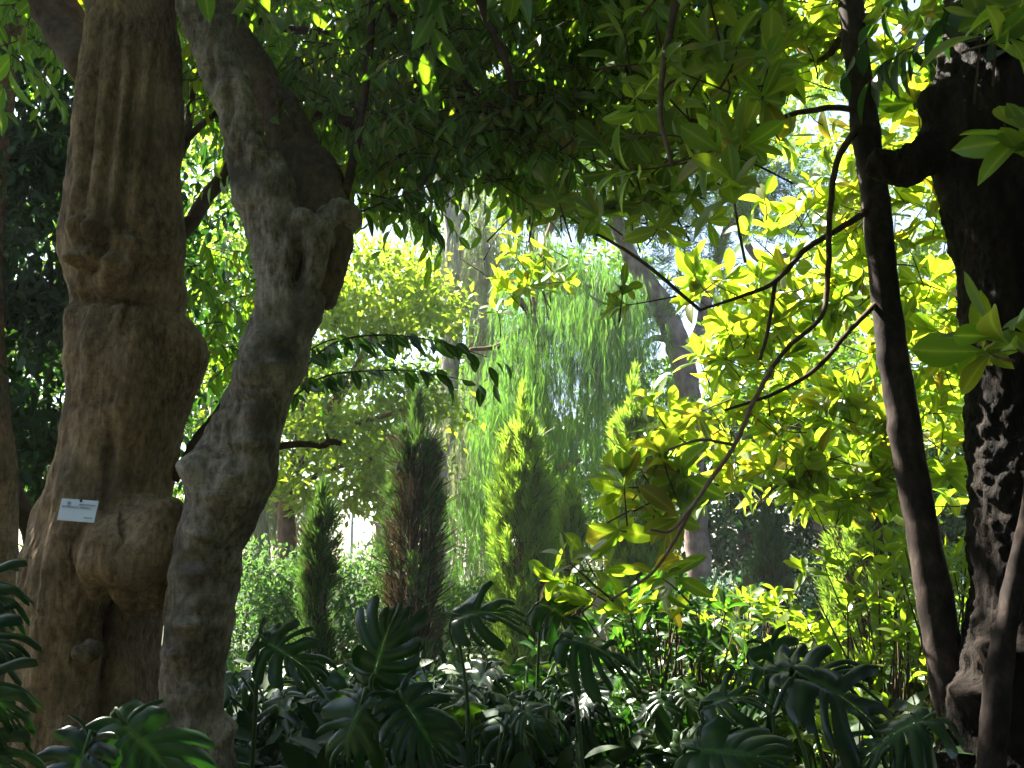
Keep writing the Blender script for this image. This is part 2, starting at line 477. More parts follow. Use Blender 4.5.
# ------------------------------------------------------------------ the gnarled tree on the left
def P3(px, py, Y): return AT(px, py, Y)
TY = 4.6
base = P3(92, 900, TY); base[2] = 0
gn = thing("gnarled_tree", "gnarled tree with swollen lumpy trunk and curved second stem, carrying a white plate", "tree", base)

def edges(rows, Y):
    """(y, left px, right px[, depth]) -> tube rows"""
    return [((r[1] + r[2]) / 2, r[0], r[2] - r[1], r[3] if len(r) > 3 else Y) for r in rows]
def ball(acc, px, py, Y, rp, sq=1.0):
    c = P3(px, py, Y); R_ = rp * Y / F
    tube(acc, [c + np.array((0, 0, -R_ * sq)), c + np.array((0, 0, -R_ * .7 * sq)), c, c + np.array((0, 0, R_ * .7 * sq)), c + np.array((0, 0, R_ * sq))], [R_ * .25, R_ * .72, R_, R_ * .72, R_ * .25], segs=20, n=16)
a = Acc()
pxtube(a, edges([(-320, 90, 178), (-150, 86, 180), (0, 82, 180), (60, 80, 182), (120, 76, 180), (180, 68, 178), (215, 62, 180), (250, 60, 181), (285, 70, 181),
                 (320, 66, 188), (350, 67, 196), (390, 69, 194), (420, 66, 188), (450, 60, 180), (490, 50, 173), (540, 36, 166), (590, 28, 160), (650, 22, 156),
                 (720, 8, 158), (800, -20, 170), (900, -50, 190)], TY), segs=40, n=110)
ball(a, 116, 552, 4.38, 36); ball(a, 148, 545, 4.40, 36); ball(a, 112, 582, 4.36, 20); ball(a, 153, 578, 4.42, 27); ball(a, 132, 525, 4.44, 30); ball(a, 132, 572, 4.38, 26); ball(a, 124, 590, 4.36, 22); ball(a, 104, 566, 4.36, 22); ball(a, 140, 600, 4.40, 17)
me = remesh(a, .012, 3)
sd = TY - .33
B = [(P3(205, 352, TY - .05), (.11, .2, .16), .10), (P3(215, 350, TY), (.07, .2, .09), .05),
     (P3(128, 560, sd), (.15, .22, .14), .13), (P3(150, 548, sd), (.10, .2, .12), .07), (P3(108, 556, sd), (.08, .2, .09), .05), (P3(146, 580, sd - .05), (.07, .2, .06), .04), (P3(112, 585, sd - .1), (.06, .1, .05), .05), (P3(160, 520, sd), (.06, .1, .06), .06),
     (P3(103, 462, sd), (.022, .2, .13), -.075), (P3(104, 640, sd), (.03, .2, .26), -.16), (P3(135, 640, sd), (.02, .2, .12), -.05),
     (P3(92, 655, sd), (.06, .2, .05), .03), (P3(124, 300, sd), (.02, .2, .2), -.02),
     (P3(125, 290, sd), (.28, .4, .03), -.09), (P3(120, 495, sd), (.1, .2, .012), .015), (P3(90, 330, sd), (.04, .2, .02), .02)]
for i in range(34):
    B.append((P3(85 + rng.random() * 85, 515 + rng.random() * 85, 4.2), (.018 + .03 * rng.random(), .25, .016 + .03 * rng.random()), .022 * rng.choice((1, 1, -1))))
for i in range(70):
    x, y = 62 + rng.random() * 118, 205 + rng.random() * 75
    B.append((P3(x, y, sd), (.022 + .03 * rng.random(), .25, .02 + .03 * rng.random()), (.03 + .03 * rng.random()) * rng.choice((1, 1, -1))))
for x, w in ((82, .02), (104, .018), (122, .02), (141, .022), (163, .018)):
    B.append((P3(x, 130, sd), (w * 1.1, .2, .5), -.07))
for i in range(16):
    B.append((P3(40 + rng.random() * 140, 300 + rng.random() * 380, sd), (.05 * rng.random() + .03, .15, .015), .012 * rng.choice((-1, 1))))
sculpt(me, B, [((2.5, 2.5, 1.2), .05, 'n'), ((8, 8, 1.6), .026, 'fbm'), ((5, 5, 6), .012, 'fbm'), ((22, 22, 7), .006, 'fbm')])
place_mesh(me, "trunk", M['gnarl'], gn)

a = Acc()
ball(a, 88, 652, 4.24, 14, .8); me = remesh(a, .01, 6); sculpt(me, [], [((14, 14, 14), .02, 'fbm')]); place_mesh(me, "burl", M['burl'], gn)
SY = 4.25
a = Acc()
pxtube(a, edges([(960, 150, 262), (860, 160, 240), (768, 166, 232), (740, 164, 227), (700, 163, 222), (640, 166, 222), (600, 170, 227), (560, 174, 240), (520, 180, 254), (480, 190, 270),
                 (450, 208, 281), (420, 222, 289), (390, 232, 299), (350, 245, 312), (310, 260, 322), (280, 268, 330), (250, 276, 336), (225, 284, 340)], SY), segs=32, n=80)
pxtube(a, edges([(320, 258, 316), (280, 258, 312), (250, 255, 302), (210, 239, 300), (180, 231, 288), (150, 226, 272), (110, 215, 262), (60, 198, 245), (20, 182, 226), (0, 172, 216), (-60, 140, 190), (-160, 95, 150)], SY - .03), segs=28, n=50)
pxtube(a, [(318, 228, 50, SY + .1), (340, 216, 44, SY + .08), (354, 214, 34, SY + .06)], segs=18, n=12)
me = remesh(a, .013, 3)
q = SY - .16
B = [(P3(298, 206, q), (.05, .12, .05), .04), (P3(297, 258, q), (.028, .14, .085), -.17), (P3(288, 262, q), (.02, .1, .09), .03),
     (P3(200, 470, q + .1), (.05, .2, .08), .06), (P3(186, 468, q + .1), (.05, .2, .04), .04), (P3(250, 440, q), (.03, .1, .02), .03), (P3(232, 455, q), (.05, .1, .02), -.03),
     (P3(275, 390, q), (.04, .1, .018), .025), (P3(228, 728, q + .1), (.035, .2, .05), .06), (P3(182, 625, q), (.04, .1, .03), .045), (P3(205, 600, q), (.05, .1, .025), .035),
     (P3(210, 580, q), (.06, .1, .02), -.03), (P3(190, 560, q), (.05, .1, .03), -.03), (P3(205, 535, q), (.05, .1, .025), .035), (P3(215, 495, q), (.04, .1, .02), .03),
     (P3(208, 60, q), (.012, .1, .13), -.03), (P3(228, 105, q), (.012, .1, .12), -.035), (P3(222, 85, q), (.02, .1, .03), .02), (P3(200, 690, q), (.03, .1, .02), .025), (P3(170, 655, q), (.03, .1, .02), .025)]
for i in range(34):
    y = 330 + rng.random() * 400
    x = np.interp(y, [330, 450, 540, 640, 730], [285, 245, 210, 194, 195]) + rng.normal() * 22
    B.append((P3(x, y, q), (.03 + .03 * rng.random(), .12, .012 + .02 * rng.random()), .022 * rng.choice((-1, 1, 1))))
sculpt(me, B, [((4, 4, 2.5), .035, 'n'), ((8, 8, 2.4), .026, 'fbm'), ((6, 6, 8), .016, 'fbm'), ((24, 24, 9), .006, 'fbm')])
stem = place_mesh(me, "stem", M['gnarlgrey'], gn)
a = Acc()
pxtube(a, [(312, 300, 50, SY + .06), (322, 240, 62, SY + .13), (316, 198, 62, SY + .2), (298, 152, 52, SY + .28), (277, 110, 46, SY + .38), (254, 68, 42, SY + .48), (222, 20, 40, SY + .6), (190, -30, 38, SY + .7)], segs=24, n=40)
me = remesh(a, .013, 3); sculpt(me, [], [((4, 4, 2.5), .03, 'n'), ((9, 9, 3), .024, 'fbm'), ((24, 24, 9), .006, 'fbm')])
place_mesh(me, "limb", M['limb'], gn)

a = Acc()
def limb(rows, Y=None, **k):
    a = Acc(); pxtube(a, rows, Y, segs=10, **k); a.build("branch", M['twig'], gn)
limb([(150, 250, 20, 4.9), (182, 232, 17, 5.0), (205, 200, 16, 5.1), (232, 166, 15, 5.2), (262, 120, 14, 5.3), (300, 60, 12, 5.3)], wob=.08)
limb([(170, 170, 12, 5.0), (186, 140, 10, 5.1), (192, 90, 9, 5.2), (205, 30, 8, 5.3)], wob=.08)
limb([(186, 140, 8, 5.1), (205, 122, 7, 5.1), (222, 108, 6, 5.15)], wob=.08)
limb([(345, 195, 11, 4.4), (352, 165, 10, 4.5), (362, 110, 9, 4.6), (368, 60, 9, 4.7), (372, 0, 8, 4.8), (360, -60, 8, 4.9)], wob=.08)
limb([(250, 118, 15, 4.9), (305, 116, 13, 5.0), (350, 122, 12, 5.1), (400, 128, 11, 5.2), (450, 134, 8, 5.3), (500, 140, 6, 5.4), (545, 150, 4, 5.4)], wob=.1)
limb([(30, -40, 60, 4.9), (60, 20, 50, 4.8), (90, 70, 40, 4.6)], wob=.05)
limb([(262, 448, 8, 4.3), (300, 444, 7, 4.35), (322, 446, 6, 4.4), (330, 442, 7, 4.4), (341, 444, 5, 4.42)], wob=.15)
limb([(330, 442, 4, 4.4), (326, 434, 3, 4.4)], wob=.1)
limb([(175, 480, 9, 4.6), (195, 440, 8, 4.7), (215, 415, 7, 4.8), (235, 380, 6, 4.9), (250, 330, 5, 5.)], wob=.12)
limb([(372, -20, 9, 4.8), (400, 25, 7, 4.9), (440, 60, 6, 5.0), (480, 95, 5, 5.0)], wob=.1)
limb([(480, 0, 12, 4.6), (505, 60, 9, 4.6), (520, 110, 7, 4.7)], wob=.1)
limb([(420, 20, 9, 5.3), (300, 30, 9, 5.3), (230, 10, 8, 5.2)], wob=.1)

# drooping leaves on hanging twigs
leaf, tw = Acc(), Acc()
def droop_twigs(cen, length, n, size):
    """each twig arches out and hangs; its leaves hang to either side"""
    for c in cen:
        L = length * (.6 + .8 * rng.random())
        h = rng.normal(size=3); h[2] = 0; h = h / np.linalg.norm(h)
        p0 = c; p1 = c + h * L * .5 + np.array((0, 0, -.05 * L)); p2 = c + h * L * .85 + np.array((0, 0, -.5 * L))
        t = np.linspace(.05, 1, n)[:, None]
        pos = (1 - t) ** 2 * p0 + 2 * t * (1 - t) * p1 + t * t * p2
        side = np.where(np.arange(n) % 2, 1, -1)[:, None] * np.cross(h, (0, 0, 1.0))
        d = side * .55 + h * .3 + np.array((0, 0, -1.0)) + rng.normal(size=(n, 3)) * .3
        nv = h * .8 + np.array((0, 0, .5)) + rng.normal(size=(n, 3)) * .5
        put(leaf, ELL, pos, d, nv, size * (.75 + .5 * rng.random(n)))
        tube(tw, [p0, .5 * p1 + .25 * (p0 + p2), p2], [.005, .004, .002], segs=4, n=5)
cen = []
for (x0, x1, y0, y1, d0, d1, n) in ((190, 330, -40, 120, 4.9, 6.5, 170), (300, 470, -60, 130, 4.6, 6.2, 280), (440, 620, -60, 120, 4.6, 5.8, 250), (560, 700, -60, 60, 4.6, 5.4, 100),
                                    (400, 560, 90, 180, 4.7, 5.7, 95), (300, 400, 90, 165, 5.2, 7, 45), (0, 60, -60, 60, 4.8, 7.5, 60), (180, 260, 240, 360, 6.2, 7.5, 40),
                                    (395, 440, 150, 200, 4.9, 5.2, 7), (340, 400, 165, 200, 4.9, 5.1, 6), (640, 760, -120, -20, 4.2, 5.0, 24)):
    for i in range(n):
        cen.append(P3(x0 + (x1 - x0) * rng.random(), y0 + (y1 - y0) * rng.random(), d0 + (d1 - d0) * rng.random()))
droop_twigs(cen, .5, 11, .105)
# unseen crown overhead and back over the path, shaped to shade the foreground
top = [((rng.uniform(-6.5, 1.9), rng.uniform(-3.5, 8.6), rng.uniform(4.2, 8.2))) for i in range(3300)]
top = [np.array(c) for c in top if not (c[1] > 3 and (c[2] - 1.9) / c[1] < .58) and not (c[1] > 5.2 and c[0] > -1.0) and not (c[0] < -1.3 and c[1] < 3.9)]  # openings left so sky light reaches the trunk and sun the magnolia
top += [np.array((rng.uniform(-1.1, .7), rng.uniform(3.9, 5.2), rng.uniform(5.0, 6.3))) for i in range(110)]  # extra twigs added to shade the near magnolia leaves
droop_twigs(top, .8, 12, .2)
leaf.build("crown", M['gleaf'], gn)
tw.build("twigs", M['twig'], gn)

# two leafy sprays reaching out past the curved stem
leaf, tw = Acc(), Acc()
def laurel_spray(rows, n, size):
    P = spline(np.array([P3(*r) for r in rows]), 60)
    tube(tw, P[::6], np.linspace(.007, .0025, 10), segs=5, n=20)
    idx = np.linspace(4, 59, n).astype(int)
    g = nrm(np.gradient(P, axis=0))[idx]
    sd_ = np.where(np.arange(n) % 2, 1, -1)[:, None] * np.array((0, 1.0, 0))
    d = g * .55 + sd_ * .45 + np.array((0, 0, -.85)) + rng.normal(size=(n, 3)) * .22
    nv = np.array((0.2, -1.0, .5)) + rng.normal(size=(n, 3)) * .3
    kp = rng.random(n) < .88
    put(leaf, LAUREL, (P[idx] + rng.normal(size=(n, 3)) * .014)[kp], (d + rng.normal(size=(n, 3)) * .2)[kp], (nv + rng.normal(size=(n, 3)) * .5)[kp], (size * (.6 + .55 * rng.random(n)))[kp], (.75 + .5 * rng.random(n))[kp])
laurel_spray([(290, 385, 5.0), (330, 345, 5.0), (380, 335, 5.0), (440, 342, 4.95), (512, 366, 4.9)], 44, .125)
laurel_spray([(285, 405, 5.1), (320, 378, 5.05), (370, 371, 5.0), (420, 372, 5.0), (492, 386, 4.95)], 38, .12)
laurel_spray([(285, 380, 5.2), (310, 350, 5.2), (345, 338, 5.2), (390, 350, 5.2)], 20, .12)
laurel_spray([(352, 215, 4.5), (390, 200, 4.5), (430, 185, 4.5), (470, 165, 4.5)], 18, .12)
laurel_spray([(440, 150, 4.8), (425, 180, 4.8), (418, 215, 4.8), (440, 235, 4.8)], 14, .12)
tw.build("branch", M['twig'], gn)
leaf.build("spray_leaves", M['laurel'], gn)

# botanical name plate screwed to the trunk
def text_obj(s, size, x, y, parent, Mx):
    cu = bpy.data.curves.new("lettering", 'FONT'); cu.body = s; cu.size = size; cu.extrude = .0004
    o = bpy.data.objects.new("lettering", cu); C.objects.link(o)
    dg = bpy.context.evaluated_depsgraph_get()
    me = bpy.data.meshes.new_from_object(o.evaluated_get(dg)); bpy.data.objects.remove(o)
    me.transform(Matrix.Translation((x, y, .0045)))
    me.materials.append(M['ink'])
    return me
pc = P3(78, 510.5, TY - .40)
pl = thing("name_plate", "small white rectangular name plate with grey lettering fixed to the big lumpy trunk", "sign", pc)
pl.rotation_euler = (math.radians(83), math.radians(4.5), math.radians(-10))
w, h = .172, .092
bm = bmesh.new()
bmesh.ops.create_cube(bm, size=1, matrix=Matrix.Diagonal((w, h, .004, 1)))
bmesh.ops.bevel(bm, geom=bm.edges[:], offset=.0012, segments=2, affect='EDGES')
me = bpy.data.meshes.new("plate"); bm.to_mesh(me); me.materials.append(M['white'])
o = bpy.data.objects.new("plate", me); C.objects.link(o); o.parent = pl
bm = bmesh.new()
tmp = [text_obj("JARDIN BOTANICO", .0088, .002, .0215, pl, None), text_obj("PHYTOLACCA  DIOICA L.", .0118, -.074, .008, pl, None), text_obj("ARGENTINA", .0072, .036, -.031, pl, None)]
for mm in tmp: bm.from_mesh(mm)
me = bpy.data.meshes.new("lettering"); bm.to_mesh(me); me.materials.append(M['ink'])
o = bpy.data.objects.new("lettering", me); C.objects.link(o); o.parent = pl
bm = bmesh.new()
for k in range(5):
    an = math.radians(-60 + 30 * k)
    bmesh.ops.create_cone(bm, cap_ends=True, segments=8, radius1=.003, radius2=.0005, depth=.013, matrix=Matrix.Translation((-.047 + .008 * math.sin(an), .024 + .008 * math.cos(an), .0035)) @ Matrix.Rotation(-an, 4, 'Z') @ Matrix.Rotation(math.radians(-90), 4, 'X'))
bmesh.ops.create_cube(bm, size=1, matrix=Matrix.Translation((-.047, .0165, .0035)) @ Matrix.Diagonal((.014, .003, .002, 1)))
me = bpy.data.meshes.new("emblem"); bm.to_mesh(me); me.materials.append(plainmat("pale_ink", (.3, .31, .36), .6))
o = bpy.data.objects.new("emblem", me); C.objects.link(o); o.parent = pl
bm = bmesh.new()
bmesh.ops.create_cone(bm, cap_ends=True, segments=16, radius1=.0065, radius2=.0045, depth=.008, matrix=Matrix.Translation((.006, .0405, .004)))
me = bpy.data.meshes.new("screw"); bm.to_mesh(me); me.materials.append(M['metal'])
o = bpy.data.objects.new("screw", me); C.objects.link(o); o.parent = pl

# ------------------------------------------------------------------ magnolia with the slender trunk
mg_base = P3(957, 740, 5.0); mg_base[2] = 0
mg = thing("magnolia_tree", "slender dark leaning magnolia with whorls of big glossy leaves glowing yellow green in the sun", "tree", mg_base)
a = Acc()
gx = P3(985, 920, 5.0); gx[2] = -.05
rows = [(842, -120, 30, 5.3), (850, 0, 31, 5.25), (862, 100, 33, 5.2), (875, 200, 34, 5.15), (886, 300, 34, 5.1), (901, 400, 36, 5.08), (917, 500, 37, 5.05), (931, 580, 39, 5.02), (945, 660, 42, 5.0), (956, 720, 47, 5.0)]
P = np.array([P3(r[0], r[1], r[3]) for r in rows] + [gx]); R = np.array([r[2] * .43 * r[3] / F for r in rows] + [.12])
tube(a, P, R, segs=24, n=90)
me = a.mesh("trunk")
sculpt(me, [(P3(884, 355, 5.0), (.05, .2, .03), .02), (P3(870, 125, 5.1), (.06, .2, .05), .03), (P3(897, 430, 5.0), (.05, .2, .05), .015)], [((6, 6, 3), .012, 'n'), ((18, 18, 10), .006, 'fbm')])
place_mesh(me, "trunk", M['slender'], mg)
BR = [
    [(862, 112, 8, 5.2), (835, 108, 7, 5.1), (800, 112, 6, 5.0), (765, 124, 5, 4.8), (730, 128, 5, 4.6), (690, 120, 4, 4.4)],
    [(872, 208, 8, 5.15), (840, 228, 6.5, 5.0), (805, 250, 6, 4.9), (775, 282, 5, 4.8), (745, 295, 4, 4.7), (700, 310, 3, 4.6)],
    [(862, 120, 9, 5.2), (838, 160, 7, 5.0), (830, 210, 6, 4.9), (828, 270, 6, 4.85), (822, 315, 5, 4.8), (790, 345, 5, 4.75), (772, 368, 4.5, 4.7)],
    [(880, 300, 6, 5.1), (850, 330, 5, 5.0), (815, 370, 5, 4.9), (770, 395, 4, 4.8), (725, 410, 3, 4.7)],
    [(850, 20, 7, 5.2), (900, 12, 6, 5.6), (950, 28, 5, 6.0)],
    [(848, -60, 12, 5.2), (780, -20, 10, 4.9), (735, 20, 9, 4.6), (715, 60, 8, 4.3), (712, 110, 6, 4.1)],
    [(845, -90, 14, 5.2), (740, -80, 12, 4.4), (690, -30, 11, 3.7), (668, 40, 8, 3.2), (660, 110, 6, 3.0), (672, 165, 5, 2.9)],
    [(775, 282, 5, 4.8), (768, 330, 4, 4.8), (760, 360, 4, 4.8)],
    [(848, 30, 9, 5.25), (820, 60, 7, 5.6), (790, 40, 6, 6), (760, 10, 5, 6.4)],
    [(700, 310, 4, 4.6), (640, 260, 4, 4.6), (590, 230, 3, 4.7)],
    [(715, 60, 6, 4.3), (660, 90, 5, 4.4), (600, 120, 4, 4.6), (560, 150, 3, 4.8)],
]
for r in BR:
    a = Acc(); pxtube(a, r, segs=8, wob=.12); a.build("branch", M['twig'], mg)
for rw in ([(772, 368, 5, 4.7), (752, 405, 5, 4.65), (735, 445, 4.6, 4.6), (712, 478, 4.4, 4.55), (692, 508, 4, 4.5), (672, 545, 3.4, 4.5), (650, 575, 3, 4.5), (610, 600, 2.4, 4.6)],
           [(696, 502, 3.6, 4.5), (672, 530, 3.2, 4.45), (650, 530, 2.4, 4.4)], [(735, 445, 3.4, 4.6), (700, 440, 3, 4.5), (668, 450, 2.2, 4.45)]):
    a = Acc(); pxtube(a, rw, segs=8, wob=.1); a.build("branch", M['redtwig'], mg)
leaf, tw = Acc(), Acc()
def wh(x0, x1, y0, y1, d0, d1, n, size=.17, k=8, up=.5, out=None):
    cen = np.array([P3(rng.uniform(x0, x1), rng.uniform(y0, y1), rng.uniform(d0, d1)) for i in range(n)])
    ax = rng.normal(size=(n, 3)) * .6 + np.array((-.25, -.2, up))
    whorls(leaf, cen, ax, k, size, OBO, tw)
# sunlit mass: a thin sheet of sprays that faces the sun, high parts nearer, low parts farther
def sheet_wh(x0, x1, y0, y1, n, size=.19, push=0.0):
    global wcount
    py = rng.uniform(y0, y1, n); px = rng.uniform(x0, x1, n)
    dd_ = 5.25 + 1.55 * py / 500 + .45 * rng.random(n) + push
    cen = np.array([P3(*q_) for q_ in zip(px, py, dd_)])
    whorls(leaf, cen, rng.normal(size=(n, 3)) * .55 + np.array((-.35, -.1, .5)), 8, size, OBO, tw)
sheet_wh(690, 790, 330, 500, 42); sheet_wh(760, 890, 380, 510, 44); sheet_wh(800, 965, 330, 510, 46)
sheet_wh(690, 800, 270, 380, 22); sheet_wh(850, 970, 180, 400, 52); sheet_wh(860, 970, -30, 200, 58)
sheet_wh(720, 860, -30, 140, 58); sheet_wh(750, 860, 140, 330, 36); sheet_wh(880, 970, 400, 520, 22); sheet_wh(660, 740, -20, 120, 30)
sheet_wh(650, 720, 400, 470, 7, .18, -.6); wh(618, 690, 470, 540, 5.0, 5.3, 12, .2)
sheet_wh(480, 570, 235, 315, 16, .14, .6)
wh(560, 680, 560, 620, 4.5, 5.4, 12, .16)
# shaded mass, centre top and near the camera
wh(540, 700, 110, 250, 4.4, 5.2, 36, .16); wh(480, 640, 110, 215, 4.7, 5.5, 30, .13); wh(620, 760, 0, 160, 4.2, 5.4, 40, .17)
wh(600, 740, 40, 150, 3.0, 3.6, 9, .14); wh(640, 740, 150, 210, 2.8, 3.2, 5, .15, 8, .1); wh(700, 780, 60, 140, 3.4, 4, 6, .15)
wh(600, 640, 280, 310, 4.5, 4.7, 2, .13); wh(640, 770, -80, 30, 2.9, 3.6, 10, .15)
wh(990, 1030, 310, 360, 2.6, 2.8, 3, .17); wh(960, 1030, 20, 60, 2.7, 3.0, 4, .17); wh(1005, 1060, 140, 200, 2.6, 2.9, 3, .17)
wh(640, 800, -240, -80, 4.2, 5.0, 24, .17)
# a few old yellowed leaves
leaf.build("crown", M['mleaf'], mg)
tw.build("twigs", M['twig'], mg)

# ------------------------------------------------------------------ dark oak at the right edge
ob = P3(1010, 800, 4.7); ob[2] = 0
ok = thing("oak_tree", "black rough barked trunk with burls at the right edge, almost in silhouette", "tree", ob)
a = Acc()
pxtube(a, edges([(-300, 950, 1080), (-120, 952, 1078), (0, 946, 1080), (90, 935, 1080), (130, 925, 1080), (200, 944, 1076), (260, 958, 1074), (340, 964, 1072), (400, 972, 1074), (480, 974, 1078), (560, 974, 1082), (640, 974, 1090), (700, 962, 1096), (780, 944, 1104), (900, 920, 1130)], 4.8), segs=30, n=80)
pxtube(a, [(1000, 150, 66, 4.8), (955, 140, 62, 4.78), (925, 156, 44, 4.78), (898, 166, 37, 4.8), (872, 160, 32, 4.84)], segs=18, n=20)
pxtube(a, [(985, 105, 60, 4.8), (945, 104, 50, 4.78), (926, 106, 36, 4.76)], segs=16, n=10)
me = remesh(a, .016, 2)
B = []
for i in range(26):
    B.append((P3(rng.uniform(965, 1030), rng.uniform(610, 730), 4.55), (.03 + .03 * rng.random(), .2, .03 + .02 * rng.random()), .04 * rng.random() + .015))
for x, y, r_ in ((972, 655, .06), (985, 700, .07), (965, 720, .06), (1015, 660, .06)):
    B.append((P3(x, y, 4.6), (r_, .25, r_), .07))
sculpt(me, B, [((5, 5, 3), .03, 'n'), ((14, 14, 6), .022, 'ridge'), ((24, 24, 18), .018, 'fbm')])
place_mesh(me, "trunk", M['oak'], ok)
a = Acc()
pxtube(a, [(1040, 440, 20, 4.5), (1028, 520, 19, 4.45), (1014, 590, 21, 4.42), (1002, 650, 24, 4.4), (994, 720, 26, 4.4), (990, 800, 28, 4.4), (988, 940, 30, 4.4)], segs=20, n=50)
me = a.mesh("stem"); sculpt(me, [], [((9, 9, 4), .012, 'fbm')])
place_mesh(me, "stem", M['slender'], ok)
leaf, tw = Acc(), Acc()
droop_twigs([np.array((rng.uniform(2.2, 7.5), rng.uniform(-2, 5.5), rng.uniform(4.2, 7.5))) for i in range(1500)], .8, 12, .2)  # largely out of view, thickened to keep sky light off the foreground
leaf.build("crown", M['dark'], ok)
tw.build("twigs", M['twig'], ok)

# ------------------------------------------------------------------ dark evergreen at the left edge
eb = P3(2, 800, 6.5); eb[2] = 0
ev = thing("evergreen_tree", "dark evergreen behind the lumpy trunk at the left edge, bright sky specks through its leaves", "tree", eb)
a = Acc()
pxtube(a, [(0, 950, 60, 6.5), (2, 700, 44, 6.5), (0, 560, 34, 6.5), (4, 480, 28, 6.5), (-4, 400, 26, 6.5), (-10, 250, 24, 6.5), (10, 50, 20, 6.5), (30, -100, 16, 6.5)], segs=14, n=50, wob=.03)
a.build("trunk", M['gnarl'], ev)
a = Acc()
pxtube(a, [(60, 640, 24, 6.7), (36, 545, 20, 6.7), (14, 490, 18, 6.6), (0, 440, 16, 6.5)], segs=10)
a.build("branch", M['twig'], ev)
leaf = Acc()
cloud(leaf, ELL, [(P3(20, 60, 7.2), (1.2, .8, 1.1), 6200), (P3(30, 220, 7.2), (1.0, .8, .9), 5200), (P3(30, 380, 7.2), (.9, .8, .8), 4400), (P3(-90, 250, 7), (.8, 1.2, 2.2), 3000),
                   (P3(40, 470, 7.4), (.5, .6, .35), 900), (P3(225, 300, 8.2), (.55, .6, 1.0), 700), (P3(220, 160, 8.2), (.5, .6, .6), 260), (P3(200, 60, 8.2), (.8, .6, .8), 700)], .11, .3, 20, -.6, .8)
leaf.build("crown", M['dark'], ev)

# ------------------------------------------------------------------ cypresses
def cypress(name, label, px, Y, top_px, wpx, mat, tilt=0, gap=.0, dens=1.0, spikes=1, cat="cypress", prof=1.0):
    b = P3(px, 600, Y); H = P3(px, top_px, Y)[2]; b[2] = 0
    Rm = wpx * .5 * Y / F
    t = thing(name, label, cat, b, "columnar conifers in the middle of the garden")
    f, dd = Acc(), Acc()
    n = int(165 * dens * (H / 3.2) * (Rm / .35))
    tips = [(0, 0, 1.0)] + [(rng.uniform(-.6, .6), rng.uniform(-.4, .4), rng.uniform(.84, .97)) for i in range(spikes)]
    for i in range(n):                                         # upright plumes, each a cone of feathery shoots
        z = rng.random() ** .9 * .80; an = rng.random() * 6.283
        if gap and math.sin(an) < .25 and abs(z - .36) < .34 and rng.random() < gap: continue
        r = np.interp(z, [0, .06, .2, .45, .65, .78, .9], np.array([.45, .75, .95, 1, .80, .5, .1]) ** prof) * (.62 + .4 * rng.random())
        L = (.24 + .2 * rng.random()) * (1 if z < .6 else .7) * (H / 3.2) ** .5
        b0 = b + np.array((math.cos(an) * r * Rm * .8 + tilt * z * H, math.sin(an) * r * Rm * .8, z * H))
        dr = nrm(np.array((math.cos(an) * .16, math.sin(an) * .16, 1.0)) + rng.normal(size=3) * .07)
        m = 24
        u = rng.random(m)
        pos = b0 + dr * (u * L)[:, None] + rng.normal(size=(m, 3)) * (.045 * (1.15 - u))[:, None]
        d = dr + rng.normal(size=(m, 3)) * .3 + np.array((math.cos(an), math.sin(an), 0)) * .15
        put(f, FEATHER, pos, d, rng.normal(size=(m, 3)) + np.array((math.cos(an), math.sin(an), 0)), .10 + .08 * rng.random(m))
    for (sx, sy, sz) in tips:                                  # leader shoots that stand out at the top
        m = 90
        u = rng.random(m)
        pos = np.stack([b[0] + tilt * H + sx * Rm * .75 + rng.normal(size=m) * .05 * (1.1 - u), b[1] + sy * Rm + rng.normal(size=m) * .05 * (1.1 - u), H * (sz - .3 + .3 * u) - .06], 1)
        put(f, FEATHER, pos, np.array((0, 0, 1.0)) + rng.normal(size=(m, 3)) * .18, rng.normal(size=(m, 3)), .15 + .06 * rng.random(m))
    f.build("foliage", mat, t)
    m = int(n * (1.5 + 9 * gap))
    z = rng.random(m) * .85; an = rng.random(m) * 6.283; rad = rng.random(m) ** .5 * .72 * np.interp(z, [0, .2, .6, 1], [.5, .9, .9, .3])
    pos = np.stack([np.cos(an) * rad * Rm + b[0] + tilt * z * H, np.sin(an) * rad * Rm + b[1], z * H * .95 + .1], 1)
    d = np.stack([np.cos(an) * .7, np.sin(an) * .7, np.full(m, .9)], 1) + rng.normal(size=(m, 3)) * .3
    put(dd, STRAND, pos, d, rng.normal(size=(m, 3)), .16 + .12 * rng.random(m), np.full(m, 1.6))
    for i in range(9):
        an, z0 = rng.random() * 6.28, rng.random() * .3
        q0 = b + np.array((tilt * z0 * H, 0, z0 * H)); q2 = b + np.array((math.cos(an) * Rm * .6 + tilt * H * .7, math.sin(an) * Rm * .6, H * (.55 + .3 * rng.random())))
        tube(dd, [q0, (q0 + q2) / 2 + np.array((math.cos(an), math.sin(an), -.2)) * Rm * .25, q2], [.022, .016, .006], segs=5, n=8)
    dd.build("dead_twigs", M['dead'], t)
    tr = Acc(); tube(tr, [b, b + np.array((tilt * H * .5, 0, H * .5)), b + np.array((tilt * H * .9, 0, H * .9))], [.07, .05, .015], segs=10, wob=.1)
    tr.build("trunk", M['brown'], t)
    return t
cypress("cypress", "dark dusty cypress with bare brown inside, left of the brightest cypress", 408, 9.5, 388, 66, M['cypdark'], .02, .75, 1.0, 2)
cypress("cypress", "fresh green cypress with pointed shoots on top, in the middle of the garden", 523, 11.5, 386, 66, M['cyp'], .0, .12, 1.15, 3)
cypress("cypress", "pale sunlit cypress with several spiky tips beside the leaning pine trunk", 640, 12.5, 366, 72, M['cyp'], .0, .1, 1.15, 4)
cypress("cypress", "small narrow cypress in front of the low stone wall", 572, 13.5, 470, 36, M['cyp'], 0, .2, .9, 1)
